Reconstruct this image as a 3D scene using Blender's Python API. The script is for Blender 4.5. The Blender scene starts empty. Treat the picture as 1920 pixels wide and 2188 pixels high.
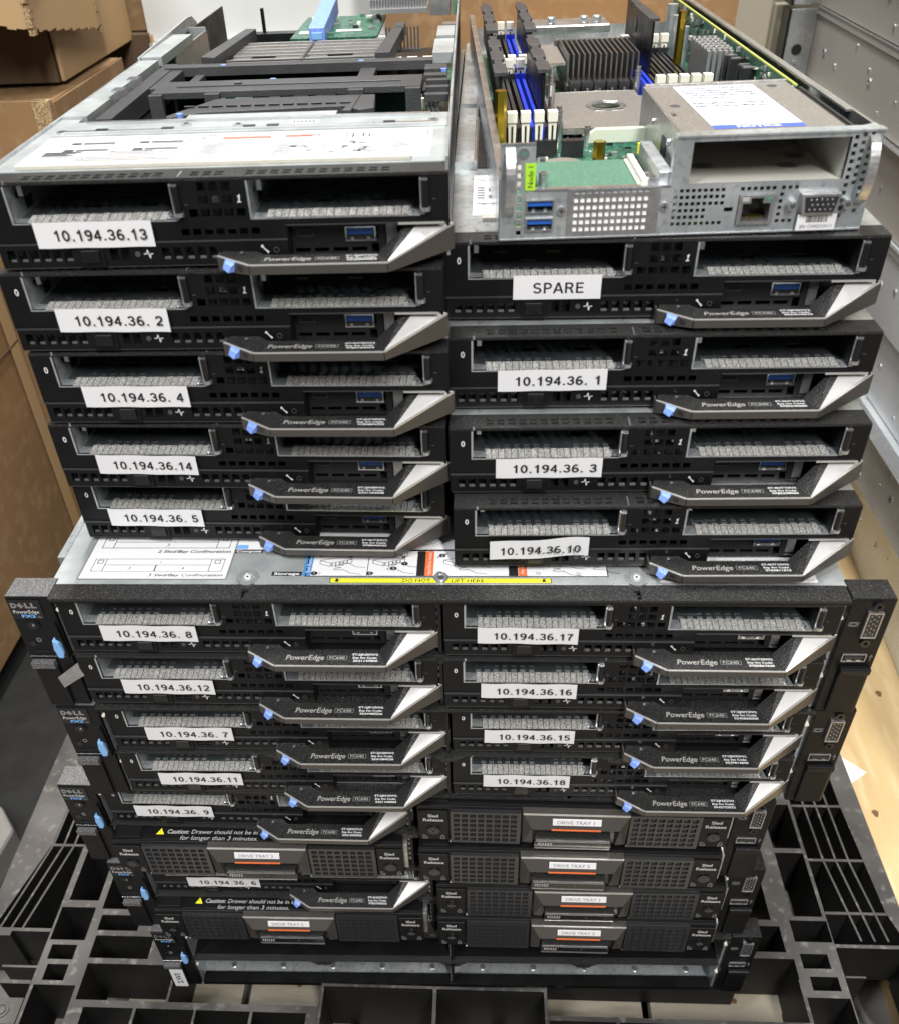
import bpy, math, random
from mathutils import Vector, Matrix
random.seed(7)
R = math.radians
scene = bpy.context.scene
col = scene.collection

# ------------------------------------------------------------------ camera
cam_d = bpy.data.cameras.new('camera'); cam = bpy.data.objects.new('camera', cam_d); col.objects.link(cam)
scene.camera = cam
cam_d.sensor_fit = 'HORIZONTAL'; cam_d.sensor_width = 36.0
cam_d.lens = 36.0 * 1928.2 / 1920.0
cam_d.shift_x = 46.54 / 1920.0; cam_d.shift_y = 162.47 / 1920.0
cam_d.dof.use_dof = True; cam_d.dof.focus_distance = 0.60; cam_d.dof.aperture_fstop = 15
cam_d.clip_start = 0.01; cam_d.clip_end = 50
_p, _y, _r = R(-40.201), R(4.3), R(-2.654)
X1 = Vector((math.cos(_y), math.sin(_y), 0))
FW = Vector((-math.sin(_y)*math.cos(_p), math.cos(_y)*math.cos(_p), math.sin(_p)))
UP = Vector((math.sin(_y)*math.sin(_p), -math.cos(_y)*math.sin(_p), math.cos(_p)))
RX = X1*math.cos(_r) + UP*math.sin(_r)
UY = -X1*math.sin(_r) + UP*math.cos(_r)
mw = Matrix((RX, UY, -FW)).transposed().to_4x4()
mw.translation = Vector((0.02198, -0.36651, 0.31642))
cam.matrix_world = mw

# ------------------------------------------------------------------ light
w = bpy.data.worlds.new('World'); scene.world = w; w.use_nodes = True
w.node_tree.nodes['Background'].inputs[0].default_value = (0.93, 0.96, 1.0, 1)
w.node_tree.nodes['Background'].inputs[1].default_value = 0.11
def area(name, loc, target, sx, sy, power, colr):
    l = bpy.data.lights.new(name, 'AREA'); l.shape = 'RECTANGLE'; l.size = sx; l.size_y = sy
    l.energy = power; l.color = colr
    o = bpy.data.objects.new(name, l); col.objects.link(o); o.location = loc
    o.rotation_euler = (Vector(target)-Vector(loc)).to_track_quat('-Z', 'Y').to_euler()
    return o
area('ceiling_light', (-0.15, 0.75, 2.6), (0, 0.2, 0), 0.12, 1.4, 96, (1.0, 0.985, 0.96))
area('ceiling_light', (0.62, -1.7, 2.1), (0, 0.1, -0.2), 0.14, 1.2, 84, (1.0, 0.975, 0.94))
area('ceiling_light', (-0.9, -1.0, 2.2), (0, 0.1, -0.1), 0.14, 1.1, 40, (0.96, 0.98, 1.0))
scene.view_settings.view_transform = 'Standard'; scene.view_settings.look = 'None'
scene.view_settings.exposure = 0.12; scene.view_settings.gamma = 1.0
scene.view_settings.use_curve_mapping = False

# ------------------------------------------------------------------ materials
MATS = {}
def mat(name, base, rough=0.5, metal=0.0, noise=None, bump=0.0, bscale=400.0, spec=0.5, stretch=None, rvar=0.0, rscale=60, trans=0, coat=0):
    m = bpy.data.materials.new(name); m.use_nodes = True; nt = m.node_tree; N = nt.nodes; L = nt.links
    b = N['Principled BSDF']
    b.inputs['Base Color'].default_value = (*base, 1); b.inputs['Roughness'].default_value = rough
    b.inputs['Metallic'].default_value = metal; b.inputs['Specular IOR Level'].default_value = spec
    if trans: b.inputs['Transmission Weight'].default_value = trans
    if coat: b.inputs['Coat Weight'].default_value = coat
    tc = N.new('ShaderNodeTexCoord'); src = tc.outputs['Object']
    if stretch:
        mp = N.new('ShaderNodeMapping'); mp.inputs['Scale'].default_value = stretch
        L.new(src, mp.inputs['Vector']); src = mp.outputs['Vector']
    if noise:
        for (scale, c2, lo, hi, detail) in noise:
            n = N.new('ShaderNodeTexNoise'); n.inputs['Scale'].default_value = scale; n.inputs['Detail'].default_value = detail
            L.new(src, n.inputs['Vector'])
            r = N.new('ShaderNodeMapRange'); r.inputs[1].default_value = lo; r.inputs[2].default_value = hi
            L.new(n.outputs[0], r.inputs[0])
            mx = N.new('ShaderNodeMix'); mx.data_type = 'RGBA'
            prev = b.inputs['Base Color'].links
            if prev: L.new(prev[0].from_socket, mx.inputs[6])
            else: mx.inputs[6].default_value = (*base, 1)
            mx.inputs[7].default_value = (*c2, 1)
            L.new(r.outputs[0], mx.inputs[0]); L.new(mx.outputs[2], b.inputs['Base Color'])
    if rvar:
        n = N.new('ShaderNodeTexNoise'); n.inputs['Scale'].default_value = rscale; n.inputs['Detail'].default_value = 3
        L.new(src, n.inputs['Vector'])
        r = N.new('ShaderNodeMapRange'); r.inputs[1].default_value = 0.3; r.inputs[2].default_value = 0.7
        r.inputs[3].default_value = max(0.03, rough-rvar); r.inputs[4].default_value = rough+rvar
        L.new(n.outputs[0], r.inputs[0]); L.new(r.outputs[0], b.inputs['Roughness'])
    if bump:
        n = N.new('ShaderNodeTexNoise'); n.inputs['Scale'].default_value = bscale; n.inputs['Detail'].default_value = 2
        L.new(tc.outputs['Object'], n.inputs['Vector'])
        bp = N.new('ShaderNodeBump'); bp.inputs['Strength'].default_value = bump; bp.inputs['Distance'].default_value = 0.0004
        L.new(n.outputs[0], bp.inputs['Height']); L.new(bp.outputs[0], b.inputs['Normal'])
    MATS[name] = m
    return m
mat('black_paint', (0.0045, 0.0045, 0.005), 0.40, bump=0.12, bscale=1800, rvar=0.08, spec=0.27)
mat('black_plate', (0.012, 0.012, 0.013), 0.45, spec=0.4)
mat('black_edge', (0.035, 0.035, 0.037), 0.3, spec=0.6)
mat('dark_inside', (0.010, 0.012, 0.015), 0.3, rvar=0.08, spec=0.6)
mat('black_grain', (0.012, 0.012, 0.012), 0.42, noise=[(1700, (0.12, 0.117, 0.115), 0.55, 0.78, 2)], bump=1.0, bscale=1100, spec=0.4)
mat('grey_grain', (0.10, 0.098, 0.10), 0.42, noise=[(1500, (0.34, 0.33, 0.33), 0.5, 0.75, 2)], bump=0.8, bscale=1400, metal=0.3)
mat('handle_metal', (0.08, 0.073, 0.067), 0.32, metal=0.4, bump=0.12, bscale=2500, rvar=0.06)
mat('handle_edge', (0.62, 0.6, 0.57), 0.3, metal=0.6)
mat('handle_silver', (0.46, 0.45, 0.445), 0.45, metal=0.3, bump=0.05, bscale=3000)
mat('galvanized', (0.52, 0.555, 0.57), 0.36, metal=0.75, noise=[(45, (0.62, 0.65, 0.66), 0.42, 0.6, 3), (300, (0.40, 0.43, 0.45), 0.52, 0.7, 2)], bump=0.08, bscale=500, rvar=0.1, rscale=30)
mat('case_cool', (0.60, 0.635, 0.66), 0.3, metal=0.45, noise=[(9, (0.70, 0.73, 0.75), 0.4, 0.65, 3)], rvar=0.07, rscale=12)
mat('cover_metal', (0.37, 0.395, 0.395), 0.42, metal=0.45, noise=[(60, (0.46, 0.485, 0.48), 0.4, 0.62, 3)], bump=0.05, rvar=0.08, rscale=25)
mat('bright_metal', (0.66, 0.67, 0.69), 0.24, metal=0.9, rvar=0.08, rscale=80)
mat('case_metal', (0.50, 0.465, 0.42), 0.34, metal=0.4, noise=[(7, (0.50, 0.47, 0.43), 0.4, 0.65, 3)], rvar=0.07, rscale=12)
mat('nickel', (0.46, 0.455, 0.46), 0.33, metal=0.85, noise=[(350, (0.56, 0.55, 0.55), 0.45, 0.65, 3)], bump=0.15, bscale=900, rvar=0.08)
mat('tin_sheet', (0.29, 0.27, 0.245), 0.38, metal=0.55, noise=[(900, (0.42, 0.395, 0.36), 0.5, 0.68, 2)], bump=0.4, bscale=1200)
mat('tin_inside', (0.62, 0.61, 0.55), 0.3, metal=0.25, rvar=0.06, rscale=20)
mat('slate', (0.06, 0.07, 0.076), 0.3, metal=0.5, noise=[(70, (0.10, 0.112, 0.12), 0.4, 0.65, 3)], rvar=0.08)
mat('gasket', (0.40, 0.395, 0.375), 0.32, metal=0.25, noise=[(1400, (0.14, 0.138, 0.13), 0.46, 0.62, 3), (2100, (0.80, 0.79, 0.76), 0.6, 0.72, 1)], bump=0.15, bscale=1500, rvar=0.08, rscale=300)
mat('sticker', (0.67, 0.665, 0.675), 0.55, bump=0.08, bscale=90)
mat('ink', (0.012, 0.012, 0.013), 0.5)
mat('grey_ink', (0.17, 0.17, 0.17), 0.6)
mat('notice_ink', (0.02, 0.03, 0.09), 0.6)
mat('print_ink', (0.05, 0.05, 0.05), 0.6)
mat('faint_print', (0.42, 0.42, 0.42), 0.6)
mat('grille', (0.018, 0.018, 0.02), 0.25, spec=0.7)
mat('mid_ink', (0.05, 0.05, 0.052), 0.6)
mat('white_ink', (0.62, 0.62, 0.62), 0.5)
mat('chrome_ink', (0.48, 0.46, 0.44), 0.3, metal=0.3)
mat('blue_ink', (0.05, 0.22, 0.50), 0.5)
mat('cyan_ink', (0.16, 0.38, 0.72), 0.5)
mat('orange_ink', (0.66, 0.14, 0.035), 0.5)
mat('yellow_ink', (0.86, 0.82, 0.03), 0.5)
mat('notice_blue', (0.06, 0.11, 0.55), 0.5)
mat('red_ink', (0.62, 0.11, 0.06), 0.5)
mat('latch_blue', (0.16, 0.27, 0.68), 0.4, noise=[(500, (0.20, 0.32, 0.74), 0.4, 0.6, 2)])
mat('sky_latch', (0.20, 0.40, 0.70), 0.42)
mat('usb_blue', (0.02, 0.10, 0.42), 0.35)
mat('black_plastic', (0.006, 0.006, 0.007), 0.36, spec=0.35, bump=0.35, bscale=1300, rvar=0.08)
mat('grain_plastic', (0.035, 0.035, 0.037), 0.45, noise=[(2000, (0.10, 0.10, 0.105), 0.54, 0.76, 2), (30, (0.055, 0.055, 0.057), 0.45, 0.7, 4)], bump=0.9, bscale=1300)
mat('shiny_black', (0.008, 0.008, 0.009), 0.16)
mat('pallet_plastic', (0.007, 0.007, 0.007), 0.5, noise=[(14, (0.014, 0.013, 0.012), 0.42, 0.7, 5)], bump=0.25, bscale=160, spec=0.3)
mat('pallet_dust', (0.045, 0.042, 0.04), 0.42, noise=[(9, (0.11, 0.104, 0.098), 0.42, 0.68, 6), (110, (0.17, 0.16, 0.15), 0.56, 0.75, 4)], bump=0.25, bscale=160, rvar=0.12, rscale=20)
mat('pcb_green', (0.012, 0.075, 0.045), 0.35, noise=[(260, (0.03, 0.15, 0.09), 0.5, 0.6, 3), (900, (0.30, 0.36, 0.31), 0.62, 0.68, 2)])
mat('pcb_light', (0.07, 0.17, 0.115), 0.38, noise=[(500, (0.10, 0.22, 0.155), 0.48, 0.66, 3)], bump=0.2, bscale=900)
mat('pcb_edge', (0.45, 0.47, 0.12), 0.5)
mat('copper', (0.38, 0.15, 0.08), 0.5, metal=0.2)
mat('brass', (0.55, 0.38, 0.04), 0.2, metal=0.95)
mat('cream_plastic', (0.74, 0.71, 0.60), 0.45)
mat('slot_blue', (0.015, 0.045, 0.55), 0.38)
mat('heatsink', (0.16, 0.155, 0.15), 0.32, metal=0.7)
mat('heatsink_alu', (0.6, 0.6, 0.61), 0.35, metal=0.85)
mat('chip_black', (0.02, 0.02, 0.022), 0.35)
mat('clear_bar', (0.55, 0.62, 0.5), 0.12, coat=0.5)
mat('foam', (0.48, 0.46, 0.40), 0.85, bump=1.0, bscale=900)
mat('cardboard', (0.29, 0.165, 0.068), 0.8, noise=[(3.5, (0.215, 0.13, 0.062), 0.38, 0.62, 4), (60, (0.31, 0.20, 0.10), 0.5, 0.7, 4)], bump=0.2, bscale=120)
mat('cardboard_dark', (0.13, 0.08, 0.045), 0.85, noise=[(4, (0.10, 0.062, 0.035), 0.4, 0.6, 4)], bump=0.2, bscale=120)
mat('cardboard_pale', (0.47, 0.295, 0.13), 0.8, noise=[(4, (0.44, 0.30, 0.16), 0.4, 0.6, 4)], bump=0.15, bscale=120)
mat('corrugation', (0.24, 0.155, 0.08), 0.9, noise=[(600, (0.5, 0.36, 0.2), 0.45, 0.6, 1)])
mat('wood', (0.54, 0.395, 0.20), 0.6, noise=[(14, (0.42, 0.285, 0.125), 0.46, 0.66, 6), (90, (0.62, 0.48, 0.28), 0.5, 0.72, 5)], stretch=(1.0, 0.16, 1.0), bump=0.12, bscale=90)
mat('knot', (0.14, 0.075, 0.03), 0.7)
mat('pale_board', (0.42, 0.37, 0.29), 0.75, noise=[(120, (0.27, 0.23, 0.17), 0.5, 0.7, 4), (22, (0.34, 0.30, 0.23), 0.42, 0.66, 5)], stretch=(0.2, 1, 1))
mat('concrete', (0.20, 0.19, 0.175), 0.8, noise=[(5, (0.14, 0.13, 0.12), 0.4, 0.65, 6)])
mat('white_board', (0.70, 0.72, 0.70), 0.4, noise=[(6, (0.60, 0.62, 0.60), 0.42, 0.66, 5)])
mat('white_frame', (0.74, 0.75, 0.73), 0.4)
mat('beige_wall', (0.43, 0.40, 0.31), 0.7, noise=[(3, (0.40, 0.37, 0.285), 0.4, 0.6, 3)])
mat('lime', (0.36, 0.66, 0.03), 0.5)
mat('black_mat', (0.005, 0.005, 0.005), 0.9, noise=[(40, (0.011, 0.011, 0.011), 0.4, 0.7, 4)])
mat('paper', (0.8, 0.8, 0.78), 0.6)

# ------------------------------------------------------------------ mesh builder (millimetres)
_tc = {}
def glyphs(body, off=0.0, font_italic=0.0):
    k = (body, off, font_italic)
    if k in _tc: return _tc[k]
    c = bpy.data.curves.new('t', 'FONT'); c.body = body; c.size = 1; c.offset = off; c.shear = font_italic
    c.resolution_u = 3
    o = bpy.data.objects.new('t', c); col.objects.link(o)
    dg = bpy.context.evaluated_depsgraph_get(); me = bpy.data.meshes.new_from_object(o.evaluated_get(dg))
    vs = [tuple(v.co) for v in me.vertices]; fs = [tuple(p.vertices) for p in me.polygons]
    bpy.data.objects.remove(o); bpy.data.curves.remove(c); bpy.data.meshes.remove(me)
    if not vs: vs = [(0, 0, 0)]
    x0 = min(v[0] for v in vs); x1 = max(v[0] for v in vs); y0 = min(v[1] for v in vs); y1 = max(v[1] for v in vs)
    _tc[k] = (vs, fs, x0, x1, y0, y1)
    return _tc[k]

def _arc(cx, cy, rx, ry, a0, a1, n=18):
    return [(cx+rx*math.cos(R(a0+(a1-a0)*i/n)), cy+ry*math.sin(R(a0+(a1-a0)*i/n))) for i in range(n+1)]
SG = {   # sans-serif characters as pen strokes in a cell one unit high
 '0': (.58, [_arc(.29, .5, .205, .425, 0, 360, 32)]),
 '1': (.58, [[(.345, -.0), (.345, 1.0)], [(.36, .9), (.25, .79), (.12, .72)]]),
 '2': (.58, [_arc(.285, .69, .2, .235, 170, -25)+[(.40, .46), (.2, .24), (.09, .075)], [(.03, .075), (.53, .075)]]),
 '3': (.58, [_arc(.275, .715, .185, .21, 165, -90)+[(.22, .505)], _arc(.27, .285, .215, .215, 90, -170)]),
 '4': (.58, [[(.40, 0), (.40, .98)], [(.40, .93), (.06, .30)], [(.02, .29), (.56, .29)]]),
 '5': (.58, [[(.50, .925), (.145, .925)], [(.16, .96), (.105, .50)], _arc(.275, .32, .215, .245, 128, -160)]),
 '6': (.58, [_arc(.29, .31, .205, .235, 0, 360, 28), _arc(.32, .42, .235, .505, 62, 200)]),
 '7': (.58, [[(.04, .925), (.53, .925)], [(.50, .92), (.34, .62), (.25, .35), (.215, 0)]]),
 '8': (.58, [_arc(.29, .725, .175, .2, 0, 360, 26), _arc(.29, .29, .21, .225, 0, 360, 28)]),
 '9': (.58, [_arc(.29, .69, .205, .235, 0, 360, 28), _arc(.26, .58, .235, .505, -118, 20)]),
 '.': (.29, [[(.145, 0), (.145, .155)]]), ' ': (.30, []),
 'S': (.68, [_arc(.34, .715, .225, .21, 25, 250)+_arc(.335, .285, .24, .215, 80, -160)]),
 'P': (.68, [[(.13, 0), (.13, 1)], [(.13, .925), (.36, .925)]+_arc(.37, .695, .20, .23, 90, -90)+[(.13, .465)]]),
 'A': (.72, [[(.05, 0), (.35, 1)], [(.37, 1), (.67, 0)], [(.17, .30), (.55, .30)]]),
 'R': (.72, [[(.13, 0), (.13, 1)], [(.13, .925), (.38, .925)]+_arc(.40, .71, .19, .215, 90, -90)+[(.13, .495)], [(.40, .48), (.50, .35), (.62, 0)]]),
 'E': (.67, [[(.13, 0), (.13, 1)], [(.13, .925), (.60, .925)], [(.13, .525), (.56, .525)], [(.13, .075), (.61, .075)]]),
}
class M:
    def __init__(s): s.v = []; s.f = []; s.m = []; s.mi = []; s.org = (0, 0, 0)
    def mt(s, name):
        if name not in s.m: s.m.append(name)
        return s.m.index(name)
    def add(s, vs, fs, m):
        b = len(s.v); s.v += vs; k = s.mt(m)
        for f in fs: s.f.append(tuple(i+b for i in f)); s.mi.append(k)
        return s
    def box(s, x0, x1, y0, y1, z0, z1, m):
        return s.add([(x0, y0, z0), (x1, y0, z0), (x1, y1, z0), (x0, y1, z0), (x0, y0, z1), (x1, y0, z1), (x1, y1, z1), (x0, y1, z1)],
                     [(0, 3, 2, 1), (4, 5, 6, 7), (0, 1, 5, 4), (1, 2, 6, 5), (2, 3, 7, 6), (3, 0, 4, 7)], m)
    def cbox(s, x, y, z, dx, dy, dz, m): return s.box(x-dx/2, x+dx/2, y-dy/2, y+dy/2, z-dz/2, z+dz/2, m)
    def hexa(s, pts, m):   # 4 bottom ccw + 4 top
        return s.add(list(pts), [(0, 3, 2, 1), (4, 5, 6, 7), (0, 1, 5, 4), (1, 2, 6, 5), (2, 3, 7, 6), (3, 0, 4, 7)], m)
    def prism(s, poly, z0, z1, m, axis='z'):
        n = len(poly)
        def P(a, b, c):
            return (a, b, c) if axis == 'z' else ((a, c, b) if axis == 'y' else (c, a, b))
        za = z0 if isinstance(z0, (list, tuple)) else [z0]*n; zb = z1 if isinstance(z1, (list, tuple)) else [z1]*n
        vs = [P(p[0], p[1], za[i]) for i, p in enumerate(poly)] + [P(p[0], p[1], zb[i]) for i, p in enumerate(poly)]
        fs = [tuple(range(n))[::-1], tuple(range(n, 2*n))] + [(i, (i+1) % n, n+(i+1) % n, n+i) for i in range(n)]
        return s.add(vs, fs, m)
    def cyl(s, x, y, z, r, h, m, axis='z', n=14, r2=None):
        r2 = r if r2 is None else r2
        vs = []; 
        for k, rr in ((0, r), (h, r2)):
            for i in range(n):
                a = 2*math.pi*i/n; c, d = rr*math.cos(a), rr*math.sin(a)
                vs.append((x+c, y+d, z+k) if axis == 'z' else ((x+c, y+k, z+d) if axis == 'y' else (x+k, y+c, z+d)))
        fs = [tuple(range(n))[::-1], tuple(range(n, 2*n))] + [(i, (i+1) % n, n+(i+1) % n, n+i) for i in range(n)]
        return s.add(vs, fs, m)
    def ring(s, x, y, z, r0, r1, h, m, axis='y', n=20):
        vs = []
        for k in (0, h):
            for rr in (r0, r1):
                for i in range(n):
                    a = 2*math.pi*i/n; c, d = rr*math.cos(a), rr*math.sin(a)
                    vs.append((x+c, y+d, z+k) if axis == 'z' else ((x+c, y+k, z+d) if axis == 'y' else (x+k, y+c, z+d)))
        fs = []
        for i in range(n):
            j = (i+1) % n
            fs += [(i, j, n+j, n+i), (2*n+i, 2*n+j, 3*n+j, 3*n+i), (i, j, 2*n+j, 2*n+i), (n+i, n+j, 3*n+j, 3*n+i)]
        return s.add(vs, fs, m)
    def plate(s, axis, u0, u1, v0, v1, d0, d1, holes, m, top=None):
        us = sorted({u0, u1} | {c for h in holes for c in (h[0], h[1]) if u0 < c < u1})
        vv = sorted({v0, v1} | {c for h in holes for c in (h[2], h[3]) if v0 < c < v1})
        nu, nv = len(us)-1, len(vv)-1
        solid = [[True]*nv for _ in range(nu)]
        for i in range(nu):
            cu = (us[i]+us[i+1])/2
            for j in range(nv):
                cv = (vv[j]+vv[j+1])/2
                for h in holes:
                    if h[0] < cu < h[1] and h[2] < cv < h[3]: solid[i][j] = False; break
        def P(a, b, d): return (a, d, b) if axis == 'y' else ((a, b, d) if axis == 'z' else (d, a, b))
        idx = {}; vs = []; fs = []; tops = []
        def V(i, j, k):
            if (i, j, k) not in idx: idx[(i, j, k)] = len(vs); vs.append(P(us[i], vv[j], d1 if k else d0))
            return idx[(i, j, k)]
        S = lambda i, j: 0 <= i < nu and 0 <= j < nv and solid[i][j]
        for i in range(nu):
            for j in range(nv):
                if not solid[i][j]: continue
                fs.append((V(i, j, 0), V(i+1, j, 0), V(i+1, j+1, 0), V(i, j+1, 0)))
                (tops if top else fs).append((V(i, j, 1), V(i+1, j, 1), V(i+1, j+1, 1), V(i, j+1, 1)))
                if not S(i-1, j): fs.append((V(i, j, 0), V(i, j+1, 0), V(i, j+1, 1), V(i, j, 1)))
                if not S(i+1, j): fs.append((V(i+1, j, 0), V(i+1, j, 1), V(i+1, j+1, 1), V(i+1, j+1, 0)))
                if not S(i, j-1): fs.append((V(i, j, 0), V(i, j, 1), V(i+1, j, 1), V(i+1, j, 0)))
                if not S(i, j+1): fs.append((V(i, j+1, 0), V(i+1, j+1, 0), V(i+1, j+1, 1), V(i, j+1, 1)))
        s.add(vs, fs, m)
        if top:
            b = len(s.v)-len(vs); k = s.mt(top)
            for f in tops: s.f.append(tuple(i+b for i in f)); s.mi.append(k)
        return s
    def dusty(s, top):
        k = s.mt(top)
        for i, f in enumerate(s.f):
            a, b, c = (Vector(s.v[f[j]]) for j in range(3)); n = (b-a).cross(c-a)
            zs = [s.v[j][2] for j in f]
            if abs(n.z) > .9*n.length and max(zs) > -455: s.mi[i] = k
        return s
    def text(s, body, o, ux, uy, h, m, width=None, bold=0.0, italic=0.0, center=True):
        """letters with cap height h (mm), centred at o, running along ux with up direction uy"""
        vs, fs, x0, x1, y0, y1 = glyphs(body, bold, italic)
        _, _, _, _, c0, c1 = glyphs('H', bold, 0)
        k = h/(c1-c0); kx = k if width is None else width/(x1-x0)
        cx = (x0+x1)/2 if center else x0; cy = (c0+c1)/2
        return s.add([tuple(o[i]+ux[i]*(v[0]-cx)*kx+uy[i]*(v[1]-cy)*k for i in range(3)) for v in vs], fs, m)
    def strokes(s, body, o, ux, uy, h, width, m, pen=.15, gap=.075):
        tot = sum(SG[c][0]+gap for c in body)-gap; k = width/tot; x = -tot/2; lift = 0
        nrm = Vector(ux).cross(Vector(uy))
        for c in body:
            adv, st = SG[c]
            for pl in st:
                lift += 1; lf = .0015*(lift % 7); n = len(pl); cl = math.hypot(pl[0][0]-pl[-1][0], pl[0][1]-pl[-1][1]) < 1e-3
                vs = []
                for i, p in enumerate(pl):
                    a = pl[i-1] if i else (pl[-2] if cl else p); b = pl[i+1] if i < n-1 else (pl[1] if cl else p)
                    dx, dy = b[0]-a[0], b[1]-a[1]; L_ = math.hypot(dx, dy) or 1
                    for sg in (-1, 1):
                        px, py = p[0]-dy/L_*pen/2*sg, p[1]+dx/L_*pen/2*sg
                        vs.append(tuple(o[j]+ux[j]*(x+px)*k+uy[j]*(py-.5)*h+nrm[j]*lf for j in range(3)))
                s.add(vs, [(2*i, 2*i+2, 2*i+3, 2*i+1) for i in range(n-1)], m)
            x += adv+gap
        return s
    def quad(s, pts, m): return s.add(list(pts), [tuple(range(len(pts)))], m)
    def build(s, name, parent=None, bevel=0.0, smooth=False):
        me = bpy.data.meshes.new(name)
        ox, oy, oz = s.org
        me.from_pydata([((x-ox)*.001, (y-oy)*.001, (z-oz)*.001) for x, y, z in s.v], [], s.f)
        for n in s.m: me.materials.append(MATS[n])
        me.polygons.foreach_set('material_index', s.mi)
        if smooth: me.polygons.foreach_set('use_smooth', [True]*len(me.polygons))
        me.update()
        o = bpy.data.objects.new(name, me); col.objects.link(o)
        if parent: o.parent = parent
        if bevel:
            b = o.modifiers.new('bevel', 'BEVEL'); b.width = bevel*.001; b.segments = 2; b.limit_method = 'ANGLE'; b.angle_limit = R(40)
        return o
FX, FZ = (1, 0, 0), (0, 0, 1)
FYU = (0, 1, 0)
def thing(name, label, cat, loc=(0, 0, 0), rz=0, group=None):
    o = bpy.data.objects.new(name, None); col.objects.link(o); o.empty_display_size = 0.02
    o.location = (loc[0]*.001, loc[1]*.001, loc[2]*.001); o.rotation_euler = (0, 0, R(rz))
    o['label'] = label; o['category'] = cat
    if group: o['group'] = group
    return o
def tag(o, label, cat, group=None):
    o['label'] = label; o['category'] = cat
    if group: o['group'] = group
    return o
def struct(o): o['kind'] = 'structure'; return o
def copy_tree(o, parent=None):
    c = o.copy(); col.objects.link(c); c.parent = parent
    for ch in list(o.children): copy_tree(ch, c)
    return c

# ================================================================== SETTING
m = M(); m.quad([(-3000, -1500, -580), (3000, -1500, -580), (3000, 3500, -580), (-3000, 3500, -580)], 'concrete')
struct(m.build('floor'))

# pale boards under the black pallet
for i, (x0, x1, y0, y1) in enumerate([(-300, -195, -300, 112), (-188, -92, -300, 112), (-84, 34, -300, 112), (46, 168, -300, 112), (176, 300, -300, 112)]):
    m = M(); m.box(x0, x1, y0, y1, -516, -502, 'pale_board'); m.box(x0+10, x0+40, y0, y1, -579.5, -516, 'pale_board')
    for q in range(4): m.cyl(x0+25+random.random()*(x1-x0-50), -60+q*40+random.random()*10, -502, 2.6, .6, 'knot')
    tag(m.build('floor_board', bevel=1.5), ['pale floor board under the black pallet, furthest left', 'pale floor board under the black pallet, second from the left', 'pale floor board below the middle of the black pallet', 'pale floor board under the black pallet, second from the right', 'pale floor board under the black pallet, furthest right'][i], 'board', 'pale boards below the black pallet')

# wooden board at right
m = M(); m.box(398, 1150, -500, 1250, -465, -447, 'wood')
for x, y, r in ((470, 352, 3.2), (414, 190, 3.0)):
    m.prism([(x+r*(1+.25*math.sin(3*a))*math.cos(a), y+r*1.5*math.sin(a)) for a in [i*math.pi/6 for i in range(12)]], -447, -446.7, 'knot')
m.box(420, 500, -500, 1250, -580, -465, 'wood'); m.box(900, 1000, -500, 1250, -580, -465, 'wood')
tag(m.build('wooden_platform', bevel=1), 'pale knotty wooden deck to the right of the black pallet', 'platform')
m = M(); m.prism([(393+6, 262), (421, 240), (402, 226), (399.5, 232)], -446.5, -446.1, 'paper')
tag(m.build('paper_scrap'), 'small white scrap of paper lying on the wooden deck', 'paper')

# black plastic pallet
m = M()
H = []
def hole(a, b, c, d): H.append((a, b, c, d))
hole(-358, -330, 70, 124); hole(-362, -330, 31, 63); hole(-358, -335, 13, 26.5); hole(-355.5, -336.5, -6, 8.5); hole(-361, -324, -52, -10)
hole(-361, -324, -100, -56)
hole(-321, -268, 15, 36); hole(-320, -242, -22, 10); hole(-322, -285, 41, 56); hole(-358, -300, 132, 190); hole(-324, -300, 62, 124)
hole(-240, -112, -22, 30)
for a, b in ((-311, -268), (-265.5, -216), (-214, -168.5), (-166, -121)): hole(a, b, -58, -28); hole(a, b, -100, -61)
hole(-108, -16, -52, -7); hole(-13, 76, -52, -7); hole(-108, -16, -100, -56); hole(-13, 76, -100, -56)
hole(79, 290, -24, 20)
for a, b in ((80, 134), (137, 190), (193, 243), (246, 290)): hole(a, b, -58, -28); hole(a, b, -100, -61)
hole(247, 291, 12, 30); hole(250, 286, 36, 60); hole(252, 280, 66, 110)
hole(296, 328, 46, 66); hole(300, 326, 70, 135); hole(300, 326, 140, 190)
hole(297, 320, 22, 35); hole(300, 323, 3, 15); hole(293, 328, -45, -3); hole(293, 328, -100, -50)
for k in range(6):
    for j in range(3): hole(-230+k*80, -160+k*80, 60+j*110, 150+j*110)
for j in range(4): hole(-355, -300, 205+j*60, 255+j*60); hole(285, 326, 205+j*60, 255+j*60)
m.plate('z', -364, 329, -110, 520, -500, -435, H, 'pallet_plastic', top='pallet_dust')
# raised centre pocket rims
for a, b in ((-110.3, -108), (-16, -13), (76, 78.3)): m.box(a, b, -60, -4.6, -434.9, -430, 'pallet_plastic')
m.box(-108, -16, -7, -4.6, -434.9, -430, 'pallet_plastic'); m.box(-13, 76, -7, -4.6, -434.9, -430, 'pallet_plastic')
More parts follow.
